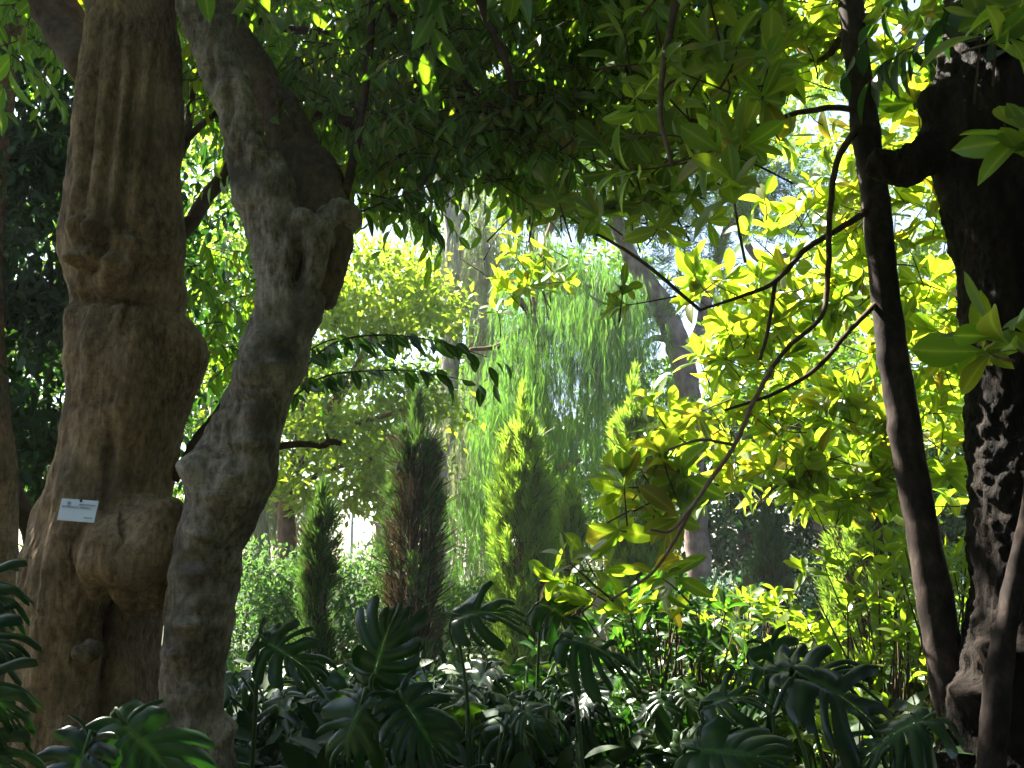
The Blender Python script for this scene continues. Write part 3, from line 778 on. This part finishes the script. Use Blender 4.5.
cypress("cypress", "small thin dark conifer standing in front of the clipped pale hedge", 318, 8.8, 485, 28, M['cypdark'], .0, .2, 1.0, 1, prof=.6)
cypress("juniper", "broad shaggy juniper, green on its left and brown inside, behind the slender trunk", 872, 10.5, 440, 84, M['cyp'], -.03, .6, 1.1, 3, "juniper")
cypress("cypress", "slim dark conifer among the shaded trees right of the pine", 772, 15, 490, 32, M['cypdark'], 0, 0, .9, 1)

# ------------------------------------------------------------------ trees of the middle distance
def tree(name, label, cat, base_px, Y, limbs, blobs, leafmat_, barkm, size, tpl=SMALL, clump=.3, per=26, droop=-.2, group=None, flat=.7, dens=1.0):
    b = P3(base_px, 600, Y); b[2] = 0
    t = thing(name, label, cat, b, group)
    for i, r in enumerate(limbs):
        a = Acc()
        if i == 0:
            p0 = P3(r[0][0], 600, r[0][3]); p0[2] = -.05
            P = np.array([p0] + [P3(*(q_[0], q_[1], q_[3])) for q_ in r]); R = np.array([r[0][2] * .62 * r[0][3] / F] + [q_[2] * .5 * q_[3] / F for q_ in r])
            tube(a, P, R, segs=14, n=8 * len(P), wob=.05)
        else:
            pxtube(a, r, segs=9, wob=.06)
        a.build("trunk" if i == 0 else "branch", barkm, t)
    f = Acc()
    cloud(f, tpl, [(P3(x, y, d), (rx * d / F, ry_, rz * d / F), int(n * dens)) for (x, y, d, rx, ry_, rz, n) in blobs], size, clump, per, droop, flat)
    f.build("crown", leafmat_, t)
    return t

tree("round_tree", "sunlit yellow green tree with small leaves, seen past the curved stem", "tree", 287, 15,
     [[(288, 560, 20, 15), (286, 520, 17, 15), (292, 480, 15, 15), (315, 430, 11, 15), (350, 380, 9, 15), (380, 320, 6, 15)], [(286, 520, 9, 15), (262, 470, 8, 15.3), (240, 430, 6, 15.5)], [(292, 480, 9, 15), (300, 420, 7, 14.8), (310, 340, 5, 14.6)],
      [(315, 430, 6, 15), (370, 420, 5, 14.5), (430, 400, 3, 14.3)], [(292, 490, 7, 15), (330, 470, 5, 14.6), (390, 455, 3, 14.4)]],
     [(375, 290, 15, 62, 1.2, 48, 5200), (415, 310, 14.6, 40, .9, 40, 2600), (330, 300, 15.4, 40, 1, 50, 2400), (345, 400, 14.8, 70, 1.1, 42, 3800), (330, 470, 14.6, 72, 1, 40, 3600), (395, 470, 14.4, 42, .8, 40, 1800), (275, 450, 15.2, 45, 1, 45, 1800), (240, 380, 15.5, 50, 1, 60, 2200), (215, 230, 16, 50, 1, 70, 2600), (210, 110, 16, 50, 1, 60, 1500), (420, 400, 14.6, 40, .8, 36, 1400)],
     M['bright'], M['brown'], .13, clump=.36, dens=.55)

def weeping(name, label, px, Y, limbs, curtains, mat, barkm, size=.2, cat="tree"):
    b = P3(px, 600, Y); b[2] = 0
    t = thing(name, label, cat, b)
    for i, r in enumerate(limbs):
        a = Acc()
        if i == 0:
            p0 = P3(r[0][0], 600, r[0][3]); p0[2] = -.05
            P = np.array([p0] + [P3(*(q_[0], q_[1], q_[3])) for q_ in r]); R = np.array([r[0][2] * .6 * r[0][3] / F] + [q_[2] * .5 * q_[3] / F for q_ in r])
            tube(a, P, R, segs=12, n=8 * len(P), wob=.05)
        else: pxtube(a, r, segs=8, wob=.08)
        a.build("trunk" if i == 0 else "branch", barkm, t)
    f = Acc()
    for (x0, x1, y0, y1, d0, d1, n, L) in curtains:
        m = 11
        nb = max(3, n // 26)
        bx, by, bd = rng.uniform(x0, x1, nb), y0 + (y1 - y0) * rng.random(nb), rng.uniform(d0, d1, nb)
        by = by + ((bx - (x0 + x1) / 2) / ((x1 - x0) / 2)) ** 2 * (y1 - y0) * .7
        bc = np.array([P3(*q_) for q_ in zip(bx, by, bd)])
        grp = rng.integers(0, nb, n)
        off = rng.normal(size=(n, 3)) * np.array((.22, .22, .05)); off[:, 2] -= 1.3 * (off[:, 0] ** 2 + off[:, 1] ** 2)
        st = bc[grp] + off
        ln = L * (.5 + .8 * rng.random(n))
        h = rng.normal(size=(n, 3)) * .12; h[:, 2] = 0
        for j in range(m):
            u = j / m
            pos = st + h * (u ** .5) + np.stack([0 * ln, 0 * ln, -ln * u], 1) + rng.normal(size=(n, 3)) * .012
            d = h * .6 * (1 - u) + np.array((0, 0, -1.0)) + rng.normal(size=(n, 3)) * .16
            put(f, STRAND, pos, d, rng.normal(size=(n, 3)), size * (.7 + .5 * rng.random(n)), np.full(n, 1.3))
    f.build("foliage", mat, t)
    return t
weeping("weeping_cypress", "weeping conifer with long hanging green strands in the centre, behind the pointed cypresses", 560, 16.5,
        [[(556, 560, 16, 16.5), (545, 420, 14, 16.5), (532, 330, 11, 16.5), (545, 250, 8, 16.5), (560, 200, 4, 16.5)], [(545, 350, 8, 16.5), (520, 300, 6, 16.2), (500, 285, 4, 16)], [(540, 300, 6, 16.5), (570, 285, 5, 16.3), (605, 290, 3, 16)], [(532, 320, 6, 16.4), (500, 345, 5, 16), (470, 350, 4, 15.8)], [(548, 470, 7, 16.5), (570, 465, 6, 16), (580, 460, 4, 15.6)], [(548, 500, 8, 16.5), (520, 470, 7, 16), (500, 430, 5, 15.8)]],
        [(500, 640, 215, 290, 15.6, 17.4, 520, 1.2), (470, 660, 280, 370, 15.2, 17.4, 620, 1.3), (455, 650, 370, 460, 15.2, 17.4, 620, 1.2), (530, 640, 260, 330, 15.0, 15.8, 260, 1.5), (450, 560, 420, 540, 15.8, 17.2, 400, .9)],
        M['weep'], M['brown'], .2, "conifer")
weeping("tall_tree", "tall pale trunked tree with grey drooping foliage behind the bright yellow green tree", 450, 20,
        [[(440, 560, 22, 20), (446, 440, 20, 20), (452, 330, 18, 20), (453, 230, 16, 20), (440, 165, 14, 20), (425, 60, 11, 20)], [(452, 330, 9, 20), (420, 280, 7, 19.5), (395, 255, 5, 19)], [(453, 230, 8, 20), (480, 190, 6, 19.5), (510, 170, 4, 19.2)], [(452, 300, 7, 20), (490, 280, 5, 19.5), (520, 285, 4, 19)]],
        [(395, 520, 170, 300, 18.8, 21, 420, 1.5), (420, 500, 300, 420, 19, 21, 380, 1.4), (410, 490, 420, 520, 19, 21, 260, 1.2), (380, 520, 60, 180, 18.8, 21, 260, 1.4)],
        M['greyweep'], M['palebark'], .26)
weeping("casuarina_tree", "grey feathery drooping tree far behind the low pale hedge", 250, 19,
        [[(262, 560, 18, 19), (255, 500, 16, 19), (245, 430, 14, 19), (250, 350, 10, 19)], [(255, 500, 8, 19), (235, 470, 6, 18.6)]],
        [(235, 300, 455, 500, 18, 20, 260, 1.0), (215, 275, 400, 470, 18, 20, 160, 1.2)], M['greyweep'], M['palebark'], .22)

tree("pine_tree", "forked leaning pine with a scaly pinkish trunk behind the palest cypress", "pine", 700, 21,
     [[(699, 570, 25, 21), (693, 480, 24, 21), (689, 400, 24, 21), (676, 340, 25, 21), (655, 295, 22, 21), (630, 255, 16, 21), (610, 200, 12, 21), (600, 120, 9, 21)], [(684, 370, 18, 21), (700, 330, 14, 21.2), (712, 280, 11, 21.5), (735, 220, 9, 22), (780, 230, 7, 22)], [(660, 310, 16, 21), (630, 312, 12, 20.6), (600, 300, 9, 20.3), (560, 290, 5, 20)], [(676, 340, 9, 21), (650, 340, 6, 20.6), (640, 370, 4, 20.3), (655, 395, 3, 20.3)], [(735, 220, 8, 22), (760, 260, 7, 22), (800, 250, 5, 22)]],
     [(610, 190, 21, 90, 1.6, 40, 1700), (700, 180, 21, 80, 1.6, 40, 1400), (690, 270, 21.5, 45, 1.2, 40, 500), (780, 190, 22, 80, 1.6, 50, 1200), (620, 330, 21, 35, 1, 40, 500), (540, 180, 20, 60, 1.4, 40, 900), (700, 60, 21, 170, 2, 80, 2200)],
     M['mid'], M['pine'], .3, FEATHER, .5, 18, 0)
tree("olive_tree", "dusky many stemmed tree with a fluted grey trunk, left of the shaggy juniper", "tree", 838, 15,
     [[(838, 580, 30, 15), (835, 555, 27, 15), (824, 525, 19, 15), (808, 500, 14, 15), (780, 470, 9, 15), (740, 430, 6, 15)], [(836, 570, 20, 15), (846, 530, 14, 15), (850, 490, 11, 15.1), (860, 430, 8, 15.2)], [(834, 555, 15, 15), (838, 510, 10, 14.9), (836, 470, 7, 14.8), (830, 420, 5, 14.8)]],
     [(830, 410, 15, 100, 1.6, 50, 3600), (760, 420, 15.5, 60, 1.2, 50, 2000), (900, 420, 15.5, 60, 1.2, 50, 2000), (800, 340, 15.5, 90, 1.4, 50, 1500)],
     M['mid'], M['pine'], .13)
# evergreens that close the view behind
FAR = [
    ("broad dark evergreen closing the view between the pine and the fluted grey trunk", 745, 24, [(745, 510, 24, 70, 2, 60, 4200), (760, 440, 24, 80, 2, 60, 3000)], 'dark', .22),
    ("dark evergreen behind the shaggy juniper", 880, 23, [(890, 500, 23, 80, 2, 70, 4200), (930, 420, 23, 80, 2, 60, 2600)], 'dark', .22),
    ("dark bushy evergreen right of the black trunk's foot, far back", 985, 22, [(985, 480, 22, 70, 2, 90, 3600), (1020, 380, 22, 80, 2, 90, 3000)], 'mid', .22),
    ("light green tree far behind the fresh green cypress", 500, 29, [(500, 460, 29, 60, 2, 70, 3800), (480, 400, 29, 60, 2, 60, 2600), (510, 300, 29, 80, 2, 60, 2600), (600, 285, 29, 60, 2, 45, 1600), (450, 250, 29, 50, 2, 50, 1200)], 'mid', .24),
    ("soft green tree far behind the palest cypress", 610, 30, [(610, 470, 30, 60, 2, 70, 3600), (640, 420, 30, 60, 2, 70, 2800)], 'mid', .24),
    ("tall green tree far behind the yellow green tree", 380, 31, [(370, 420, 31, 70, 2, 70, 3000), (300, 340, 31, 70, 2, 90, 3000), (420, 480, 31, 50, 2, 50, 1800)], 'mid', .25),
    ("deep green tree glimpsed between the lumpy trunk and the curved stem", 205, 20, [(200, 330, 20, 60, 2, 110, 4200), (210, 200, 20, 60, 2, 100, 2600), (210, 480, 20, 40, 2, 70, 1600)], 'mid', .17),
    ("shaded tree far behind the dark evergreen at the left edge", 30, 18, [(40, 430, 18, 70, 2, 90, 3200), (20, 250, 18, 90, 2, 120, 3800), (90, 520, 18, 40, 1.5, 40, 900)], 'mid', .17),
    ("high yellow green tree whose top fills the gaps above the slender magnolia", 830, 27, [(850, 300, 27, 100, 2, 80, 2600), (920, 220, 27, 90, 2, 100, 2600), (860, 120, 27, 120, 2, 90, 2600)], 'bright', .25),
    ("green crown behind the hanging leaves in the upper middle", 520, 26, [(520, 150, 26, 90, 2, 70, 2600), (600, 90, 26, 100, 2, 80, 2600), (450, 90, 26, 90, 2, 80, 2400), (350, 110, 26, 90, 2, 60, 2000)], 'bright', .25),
]
for lab, px, Y, bl, mt, sz in FAR:
    b0 = bl[0]
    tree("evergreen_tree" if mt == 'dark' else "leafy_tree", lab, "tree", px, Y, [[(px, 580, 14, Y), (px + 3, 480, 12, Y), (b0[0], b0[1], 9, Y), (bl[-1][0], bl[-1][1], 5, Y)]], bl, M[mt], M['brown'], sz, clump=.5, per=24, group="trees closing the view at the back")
def bush_row(name, label, x0, x1, y, Y, h, n, mat, size, cat, tpl=SMALL, depth=.6, group=None, clump=.16):
    a0, a1 = P3(x0, y, Y), P3(x1, y, Y)
    b = (a0 + a1) / 2; b[2] = 0
    t = thing(name, label, cat, b, group)
    f = Acc(); k = max(3, int((a1[0] - a0[0]) / .5))
    bl = []
    for i in range(k):
        c = a0 + (a1 - a0) * (i + .5) / k
        c = np.array((c[0], c[1], h * .5)); bl.append((c, ((a1[0] - a0[0]) / k * .75, depth, h * (.5 + .08 * rng.random())), n // k))
    cloud(f, tpl, bl, size, clump, 14, .1, .9)
    f.build("foliage", mat, t)
    a = Acc()
    for i in range(k * 2):
        x = a0[0] + (a1[0] - a0[0]) * rng.random(); yy = Y + rng.normal() * depth * .3
        tube(a, [(x, yy, 0), (x + rng.normal() * .05, yy, h * .4), (x + rng.normal() * .15, yy + rng.normal() * .1, h * .85)], [.02, .015, .006], segs=5, n=6)
    a.build("stem", M['brown'], t)
    return t
bush_row("far_hedge", "long dark hedge along the back of the garden, right of the bright gap", 372, 1080, 570, 34, 3.6, 16000, M['dark'], .2, "hedge", depth=1.2, clump=.35)
bush_row("far_hedge", "dark hedge at the back, left of the bright gap behind the thin conifer", 60, 328, 570, 34, 3.6, 6000, M['dark'], .2, "hedge", depth=1.2, clump=.35)
bush_row("hedge", "low clipped pale green hedge right of the curved stem", 225, 400, 560, 11, 1.72, 15000, M['hedge'], .07, "hedge", depth=.5)
bush_row("shrub", "bluish green rounded shrub at the foot of the pine", 690, 755, 585, 12.5, 1.35, 2600, M['blue'], .085, "shrub", depth=.45)
bush_row("shrub", "dark grey green shrub at the foot of the fluted trunk", 810, 860, 590, 13, 1.3, 1500, M['blue'], .11, "shrub", depth=.4)
bush_row("shrub", "light green bush between the dusty cypress and the fresh green cypress", 440, 505, 575, 13, 1.4, 2400, M['mid'], .085, "shrub", depth=.5)
bush_row("shrub", "dark bush under the far trees left of the fluted trunk", 745, 815, 560, 17, 1.9, 2600, M['dark'], .1, "shrub", depth=.6)
bush_row("shrub", "low green bush behind the slender trunk, near the black trunk", 900, 985, 600, 9.5, 1.25, 2600, M['mid'], .09, "shrub", depth=.4)

# unseen leaf masses added behind and beside the viewer to darken the foreground
f = Acc()
cloud(f, ELL, [((x, y, z), (2.6, 1.6, 2.4), 3000) for x, y, z in ((-9, -5, 3), (-4, -7, 3), (1, -7.5, 3), (6, -6, 3), (10, -2, 3), (-11, 0, 3), (-8, -5, 7), (-2, -7, 7), (4, -7, 7), (9, -4, 7), (11, 3, 4), (11, 3, 8), (0, -5, 9.5), (-6, -3, 10), (6, -3, 10), (-9.5, 4, 2.0), (8, 6.5, 3), (8.5, 6.5, 7.5), (-5, -6, 1.5), (3, -6, 1.5), (8, -3, 1.5), (2.5, -3, 9), (6.5, 1, 10))], .45, .6, 24, -.3, .8)
o = f.build("added_shade_woods", M['wood'], None); o['kind'] = 'stuff'; o['label'] = "unseen leaf mass added behind and beside the viewer to shade the foreground"

# low stone wall, pale far wall, lamp post
def boxes(name, label, cat, base, parts):
    t = thing(name, label, cat, base)
    for pn, mt, lst in parts:
        bm = bmesh.new()
        for (c, s) in lst:
            bmesh.ops.create_cube(bm, size=1, matrix=Matrix.Translation(c) @ Matrix.Diagonal((*s, 1)))
        bmesh.ops.bevel(bm, geom=bm.edges[:], offset=.012, segments=2, affect='EDGES')
        me = bpy.data.meshes.new(pn); bm.to_mesh(me); me.materials.append(mt)
        o = bpy.data.objects.new(pn, me); C.objects.link(o); o.parent = t
    return t
b = P3(595, 600, 14.5); b[2] = 0
boxes("garden_wall", "low beige stone wall half hidden behind the small narrow cypress", "wall", b, [("wall", M['stone'], [((0, 0, .6), (1.9, .3, 1.2))]), ("coping", M['stone'], [((0, 0, 1.242), (2.0, .4, .08))])])
b = P3(335, 600, 24); b[2] = 0
boxes("far_wall", "low pale wall glimpsed behind the pale hedge", "wall", b, [("wall", M['plaster'], [((0, 0, .6), (3.2, .3, 1.2))]), ("coping", M['stone'], [((0, 0, 1.242), (3.3, .42, .08))])])
b = P3(350, 600, 20); b[2] = 0
lp = thing("lamp_post", "thin white post with a small lantern beside the pale far wall", "lamp post", b)
a = Acc(); zt = P3(350, 512, 20)[2]
tube(a, [b, b + np.array((0, 0, .25)), b + np.array((0, 0, zt))], [.06, .035, .028], segs=10); a.build("post", M['white'], lp)
a = Acc(); tube(a, [b + np.array((0, 0, zt)), b + np.array((0, 0, zt + .1)), b + np.array((0, 0, zt + .3)), b + np.array((0, 0, zt + .36))], [.05, .09, .12, .03], segs=8, n=8); a.build("lantern", M['metal'], lp)

# the air: pale haze between the trees
bm = bmesh.new()
bmesh.ops.create_cube(bm, size=1, matrix=Matrix.Translation((0, 24, 8.5)) @ Matrix.Diagonal((90, 80, 19.5, 1)))
me = bpy.data.meshes.new("haze"); bm.to_mesh(me)
hm, ht, hout = newmat("haze_air")
pv = ht.nodes.new("ShaderNodeVolumePrincipled")
pv.inputs['Color'].default_value = (.92, .95, 1, 1); pv.inputs['Density'].default_value = .0007; pv.inputs['Anisotropy'].default_value = .35
ht.links.new(pv.outputs[0], hout.inputs['Volume']); me.materials.append(hm)
hz = bpy.data.objects.new("haze", me); C.objects.link(hz); hz['kind'] = 'stuff'

# ------------------------------------------------------------------ monstera bed
def monstera_mesh(seed, nl=8, u0=.3, gmax=.34, droop=.5, fold=.35, wave=.05):
    r = np.random.default_rng(seed)
    V, Q, rib = [], [], []
    for sgn in (-1, 1):
        ed = np.linspace(0, 1, nl + 1)
        ed[1:-1] += r.normal(0, .022, nl - 1)
        for k in range(nl):
            s0, s1 = ed[k], ed[k + 1]; sm = (s0 + s1) / 2
            jl = 1 + r.normal(0, .10); uu0 = u0 + r.normal(0, .09); tw_ = r.normal(0, .16); gm = gmax * r.uniform(.5, 1.6)
            if r.random() < .1: jl *= .6
            ns, nu = 4, 10
            n0 = len(V)
            for i in range(ns + 1):
                qq = -1 + 2 * i / ns
                for j in range(nu + 1):
                    u = j / nu
                    g = 0 if u < uu0 else gm * min(1, (u - uu0) / .12)
                    wf = (1 - g) * (math.sqrt(max(0, 1 - ((u - .78) / .235) ** 2)) if u > .78 else 1)
                    if k == nl - 1 and qq > 0: wf = 1 if u < uu0 else wf
                    s = sm + qq * (s1 - s0) / 2 * wf
                    m_ = .86 * max(0, (s - .1) / .9) ** .9
                    ph = math.radians(158 - 150 * s ** .85 - 26 * u * (1 - .3 * s))
                    ln = .64 * math.sin(math.pi * (.16 + .74 * s)) * jl
                    x = sgn * (math.sin(ph) * ln * u + .004)
                    y = m_ + math.cos(ph) * ln * u
                    z = fold * abs(x) - .9 * droop * x * x - .35 * droop * max(0, y) ** 2 - .06 * qq * qq * u + tw_ * u * u + wave * math.sin(7 * s + 5 * u) * u * .6
                    V.append((x, y, z)); rib.append(1.0 if j == 0 else (.25 if i == ns // 2 and j < 7 else 0))
            for i in range(ns):
                for j in range(nu):
                    q_ = (n0 + i * (nu + 1) + j, n0 + i * (nu + 1) + j + 1, n0 + (i + 1) * (nu + 1) + j + 1, n0 + (i + 1) * (nu + 1) + j)
                    Q.append(q_ if sgn < 0 else q_[::-1])
    a = Acc(); a.add(V, Q)
    me = a.mesh("leaf")
    at = me.attributes.new("rib", 'FLOAT', 'POINT'); at.data.foreach_set("value", np.array(rib[:len(me.vertices)], np.float32))
    me.materials.append(M['monst'])
    return me
ML = [monstera_mesh(1, 8, .42, .17), monstera_mesh(2, 9, .36, .22, 1.1, .3, .1), monstera_mesh(3, 7, .5, .13, .7, .15), monstera_mesh(4, 8, .33, .24, 1.4, .6, .14), monstera_mesh(5, 7, .4, .2, .9, .1, .12), monstera_mesh(6, 6, .55, .12, 1.2, .4, .1), monstera_mesh(7, 9, .38, .25, 1.6, .2, .15)]

def put_leaf(plant, stem_acc, basept, d, nv, size, var, root):
    d = Vector(d).normalized(); x = d.cross(Vector(nv)).normalized(); z = x.cross(d)
    o = bpy.data.objects.new("leaf", ML[var % len(ML)])
    R = Matrix((x, d, z)).transposed().to_4x4()
    loc = Vector(basept) - plant.location
    o.matrix_basis = Matrix.Translation(loc) @ R @ Matrix.Scale(size, 4)
    C.objects.link(o); o.parent = plant
    b, r_ = np.array(basept), np.array(root)
    mid = r_ * .45 + b * .55 + np.array((0, 0, .22 * abs(b[2] - r_[2])))
    tube(stem_acc, [r_, mid, b - np.array(d) * .02, b + np.array(d) * .03], [.012, .009, .007, .005], segs=6, n=10)

def monstera(px, Y, label, n=6, h=(.55, 1.15), size=(.14, .29), heroes=(), spread=.46):
    b = P3(px, 640, Y); b[2] = 0
    t = thing("monstera_plant", label, "monstera", b, "monstera plants of the shady bed")
    st = Acc()
    n = int(n * 3.2)
    for i in range(n):
        an = i * 2.4 + rng.random() * .8
        out = np.array((math.cos(an), math.sin(an), 0))
        bp = b + out * spread * (.35 + .65 * rng.random()) + np.array((0, 0, rng.uniform(*h) * (.6 if Y < 4.7 else .78)))
        d = out * (.8 + .4 * rng.random()) + np.array((0, -.25, -.3 - 1.0 * rng.random()))
        nv = np.array((0, -.35, 1.0)) + out * .3 + rng.normal(size=3) * .45
        put_leaf(t, st, bp, d, nv, rng.uniform(*size), int(rng.integers(0, 7)), b + rng.normal(size=3) * np.array((.04, .04, 0)))
    for (hx, hy, hY, ang, tilt, sz, var) in heroes:
        bp = P3(hx, hy + 6, hY); A = math.radians(ang)
        d = np.array((math.sin(A), -.25, math.cos(A)))
        nv = np.array((.0, -1.0, tilt))
        put_leaf(t, st, bp, d, nv, sz * .66, var, b)
    st.build("stem", M['petiole'], t)
    return t
f = Acc()
n = 9000
pos = np.stack([rng.uniform(-3.4, 4.6, n), rng.uniform(4.6, 9.2, n), .05 + .75 * rng.random(n) ** 1.5], 1)
keep = (np.abs(pos[:, 0]) < pos[:, 1] * .62) & ((pos[:, 1] > 5.4) | (pos[:, 0] > -1))
pos = pos[keep]; n = len(pos)
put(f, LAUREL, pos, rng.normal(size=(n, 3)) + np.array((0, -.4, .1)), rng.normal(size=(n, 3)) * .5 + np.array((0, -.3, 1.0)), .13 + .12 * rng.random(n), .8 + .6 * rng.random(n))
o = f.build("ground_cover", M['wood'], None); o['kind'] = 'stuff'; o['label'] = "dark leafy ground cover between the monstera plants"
MON = [
    (125, 3.1, "monstera in front of the lumpy trunk, its big round split leaf facing the viewer", 3, (.35, .6), ((118, 712, 2.75, 125, .9, .36, 2), (90, 735, 2.7, 200, 1.3, .3, 0))),
    (5, 2.5, "monstera at the left edge with dark blue shiny finger lobes stacked one over another", 2, (.5, .8), ((-48, 565, 2.2, 105, 1.2, .24, 3), (-50, 610, 2.15, 108, 1.2, .25, 1), (-48, 660, 2.1, 113, 1.1, .26, 3), (-45, 715, 2.1, 120, 1.1, .26, 1))),
    (255, 4.6, "monstera just right of the curved stem's foot, lobes shining blue grey", 7, (.55, 1.15), ((262, 635, 4.3, 110, .9, .42, 1),)),
    (330, 3.6, "monstera low in the shade between the curved stem and the large upright leaf", 6, (.35, .75), ()),
    (400, 3.9, "monstera with a large upright bright green leaf above a drooping one", 4, (.4, .8), ((372, 676, 3.6, 15, .5, .36, 2), (400, 690, 3.5, 140, 1.2, .38, 0), (365, 690, 3.5, 205, 1.1, .34, 4))),
    (300, 6.2, "monstera in the back row between the curved stem and the thin dark conifer", 7, (.7, 1.3), ()),
    (370, 6.4, "monstera in the back row below the thin dark conifer", 7, (.7, 1.3), ()),
    (425, 6.0, "monstera in the back row at the foot of the dusty cypress", 7, (.7, 1.35), ()),
    (480, 5.0, "monstera holding a dark arching leaf up against the light bushes", 6, (.7, 1.25), ((455, 612, 4.8, 70, .9, .40, 3),)),
    (530, 5.6, "monstera in the back row at the foot of the fresh green cypress", 7, (.8, 1.35), ((545, 596, 5.2, 120, .9, .4, 3),)),
    (470, 3.9, "monstera in the deep shade right of the large upright leaf", 7, (.4, .9), ()),
    (540, 3.4, "monstera in the deep shade at the bottom centre", 7, (.3, .75), ()),
    (440, 3.1, "monstera along the bottom edge below the drooping bright leaf", 6, (.2, .5), ()),
    (590, 4.6, "monstera below the low magnolia twigs with broad blue grey leaves", 7, (.65, 1.15), ((565, 632, 4.3, 95, 1.3, .42, 6),)),
    (640, 5.6, "monstera in the back row right of the low magnolia twigs", 7, (.75, 1.25), ()),
    (660, 3.9, "monstera in the dark hollow right of centre, with dead stalks showing", 6, (.35, .85), ()),
    (720, 3.7, "monstera with one pale narrow leaf shining white in the dark", 4, (.35, .8), ((705, 700, 3.4, 60, 1.6, .26, 3), (690, 745, 3.2, 85, 1.2, .42, 2))),
    (700, 5.2, "monstera in the half sun left of the pale leaf cluster", 7, (.65, 1.15), ()),
    (770, 4.6, "monstera with a yellowish sunlit leaf above the white edged fronds", 6, (.6, 1.1), ((770, 640, 4.4, 155, .4, .4, 0),)),
    (835, 3.9, "monstera with large arching fronds whose lobes shine white, left of the slender trunk", 4, (.4, .8), ((800, 672, 3.7, 105, 1.6, .55, 3), (930, 712, 3.6, 262, 2.0, .5, 6), (770, 668, 3.9, 75, 2.0, .5, 1))),
    (800, 6.0, "monstera in the sun behind the white shining fronds", 7, (.6, 1.1), ()),
    (880, 5.4, "monstera in the sun close behind the slender trunk", 6, (.45, .95), ()),
    (800, 3.1, "monstera along the bottom edge below the white shining fronds", 5, (.2, .5), ()),
    (930, 3.4, "monstera in black shade in front of the slender trunk's foot", 5, (.3, .6), ()),
    (1010, 3.2, "monstera in black shade at the bottom right corner", 6, (.3, .65), ()),
    (250, 3.3, "monstera along the bottom edge right of the curved stem", 6, (.2, .5), ()),
    (30, 3.6, "monstera in black shade against the foot of the lumpy trunk", 5, (.2, .55), ()),
    (640, 3.0, "monstera along the bottom edge right of centre", 6, (.2, .5), ()),
]
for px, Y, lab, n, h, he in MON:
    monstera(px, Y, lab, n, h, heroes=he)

# ------------------------------------------------------------------ leafy whorled shrubs at the sunny end of the bed
def whorl_shrub(px, Y, label, h, n, size=.1, mat='bshrub', spread=.45):
    b = P3(px, 640, Y); b[2] = 0
    t = thing("whorled_shrub", label, "shrub", b, "shrubs with rosettes of leaves behind the bed")
    global leaf
    f, tw = Acc(), Acc(); n = int(n * 1.7)
    cen = b + np.stack([rng.normal(size=n) * spread * .6, rng.normal(size=n) * spread * .5, h * (.2 + .8 * rng.random(n) ** .75)], 1)
    ax = rng.normal(size=(n, 3)) * .45 + np.array((0, -.25, 1.0))
    whorls(f, cen, ax, 8, size, OBO)
    for c in cen:
        tube(tw, [b + rng.normal(size=3) * np.array((.08, .08, 0)), (b + c) / 2 + rng.normal(size=3) * .05, c], [.012, .008, .004], segs=5, n=7)
    tw.build("stem", M['twig'], t); f.build("foliage", M[mat], t)
M['bshrub'] = leafmat("sun_tinted_shrub_leaf", [(.06, .12, .015), (.09, .15, .02), (.12, .16, .02)], .58, (3.2, 3.0, .8), .4)  # tint raised to imitate sunlight that the magnolia blocks here
whorl_shrub(800, 6.6, "shrub with yellow sunlit rosettes left of the juniper", 1.15, 26, .13)
whorl_shrub(880, 6.2, "tall shrub of yellow rosettes directly left of the slender trunk", 1.55, 34, .12)
whorl_shrub(925, 6.6, "shrub with glowing rosettes behind the slender trunk", 1.75, 26, .12)
whorl_shrub(955, 5.9, "shrub with bright rosettes between the slender and the black trunk", 1.7, 18, .12, spread=.25)
whorl_shrub(700, 6.6, "green leafy shrub at the foot of the pine, in front of the bluish shrub", 1.35, 34, .12, 'laurel')
whorl_shrub(655, 6.4, "dark green leafy shrub below the glowing low magnolia twigs", 1.45, 34, .13, 'laurel')
whorl_shrub(745, 7.4, "mid green leafy shrub between the bluish shrub and the yellow rosettes", 1.35, 30, .12)
whorl_shrub(840, 5.0, "low leafy shrub in the sun above the white shining fronds", .95, 26, .11)
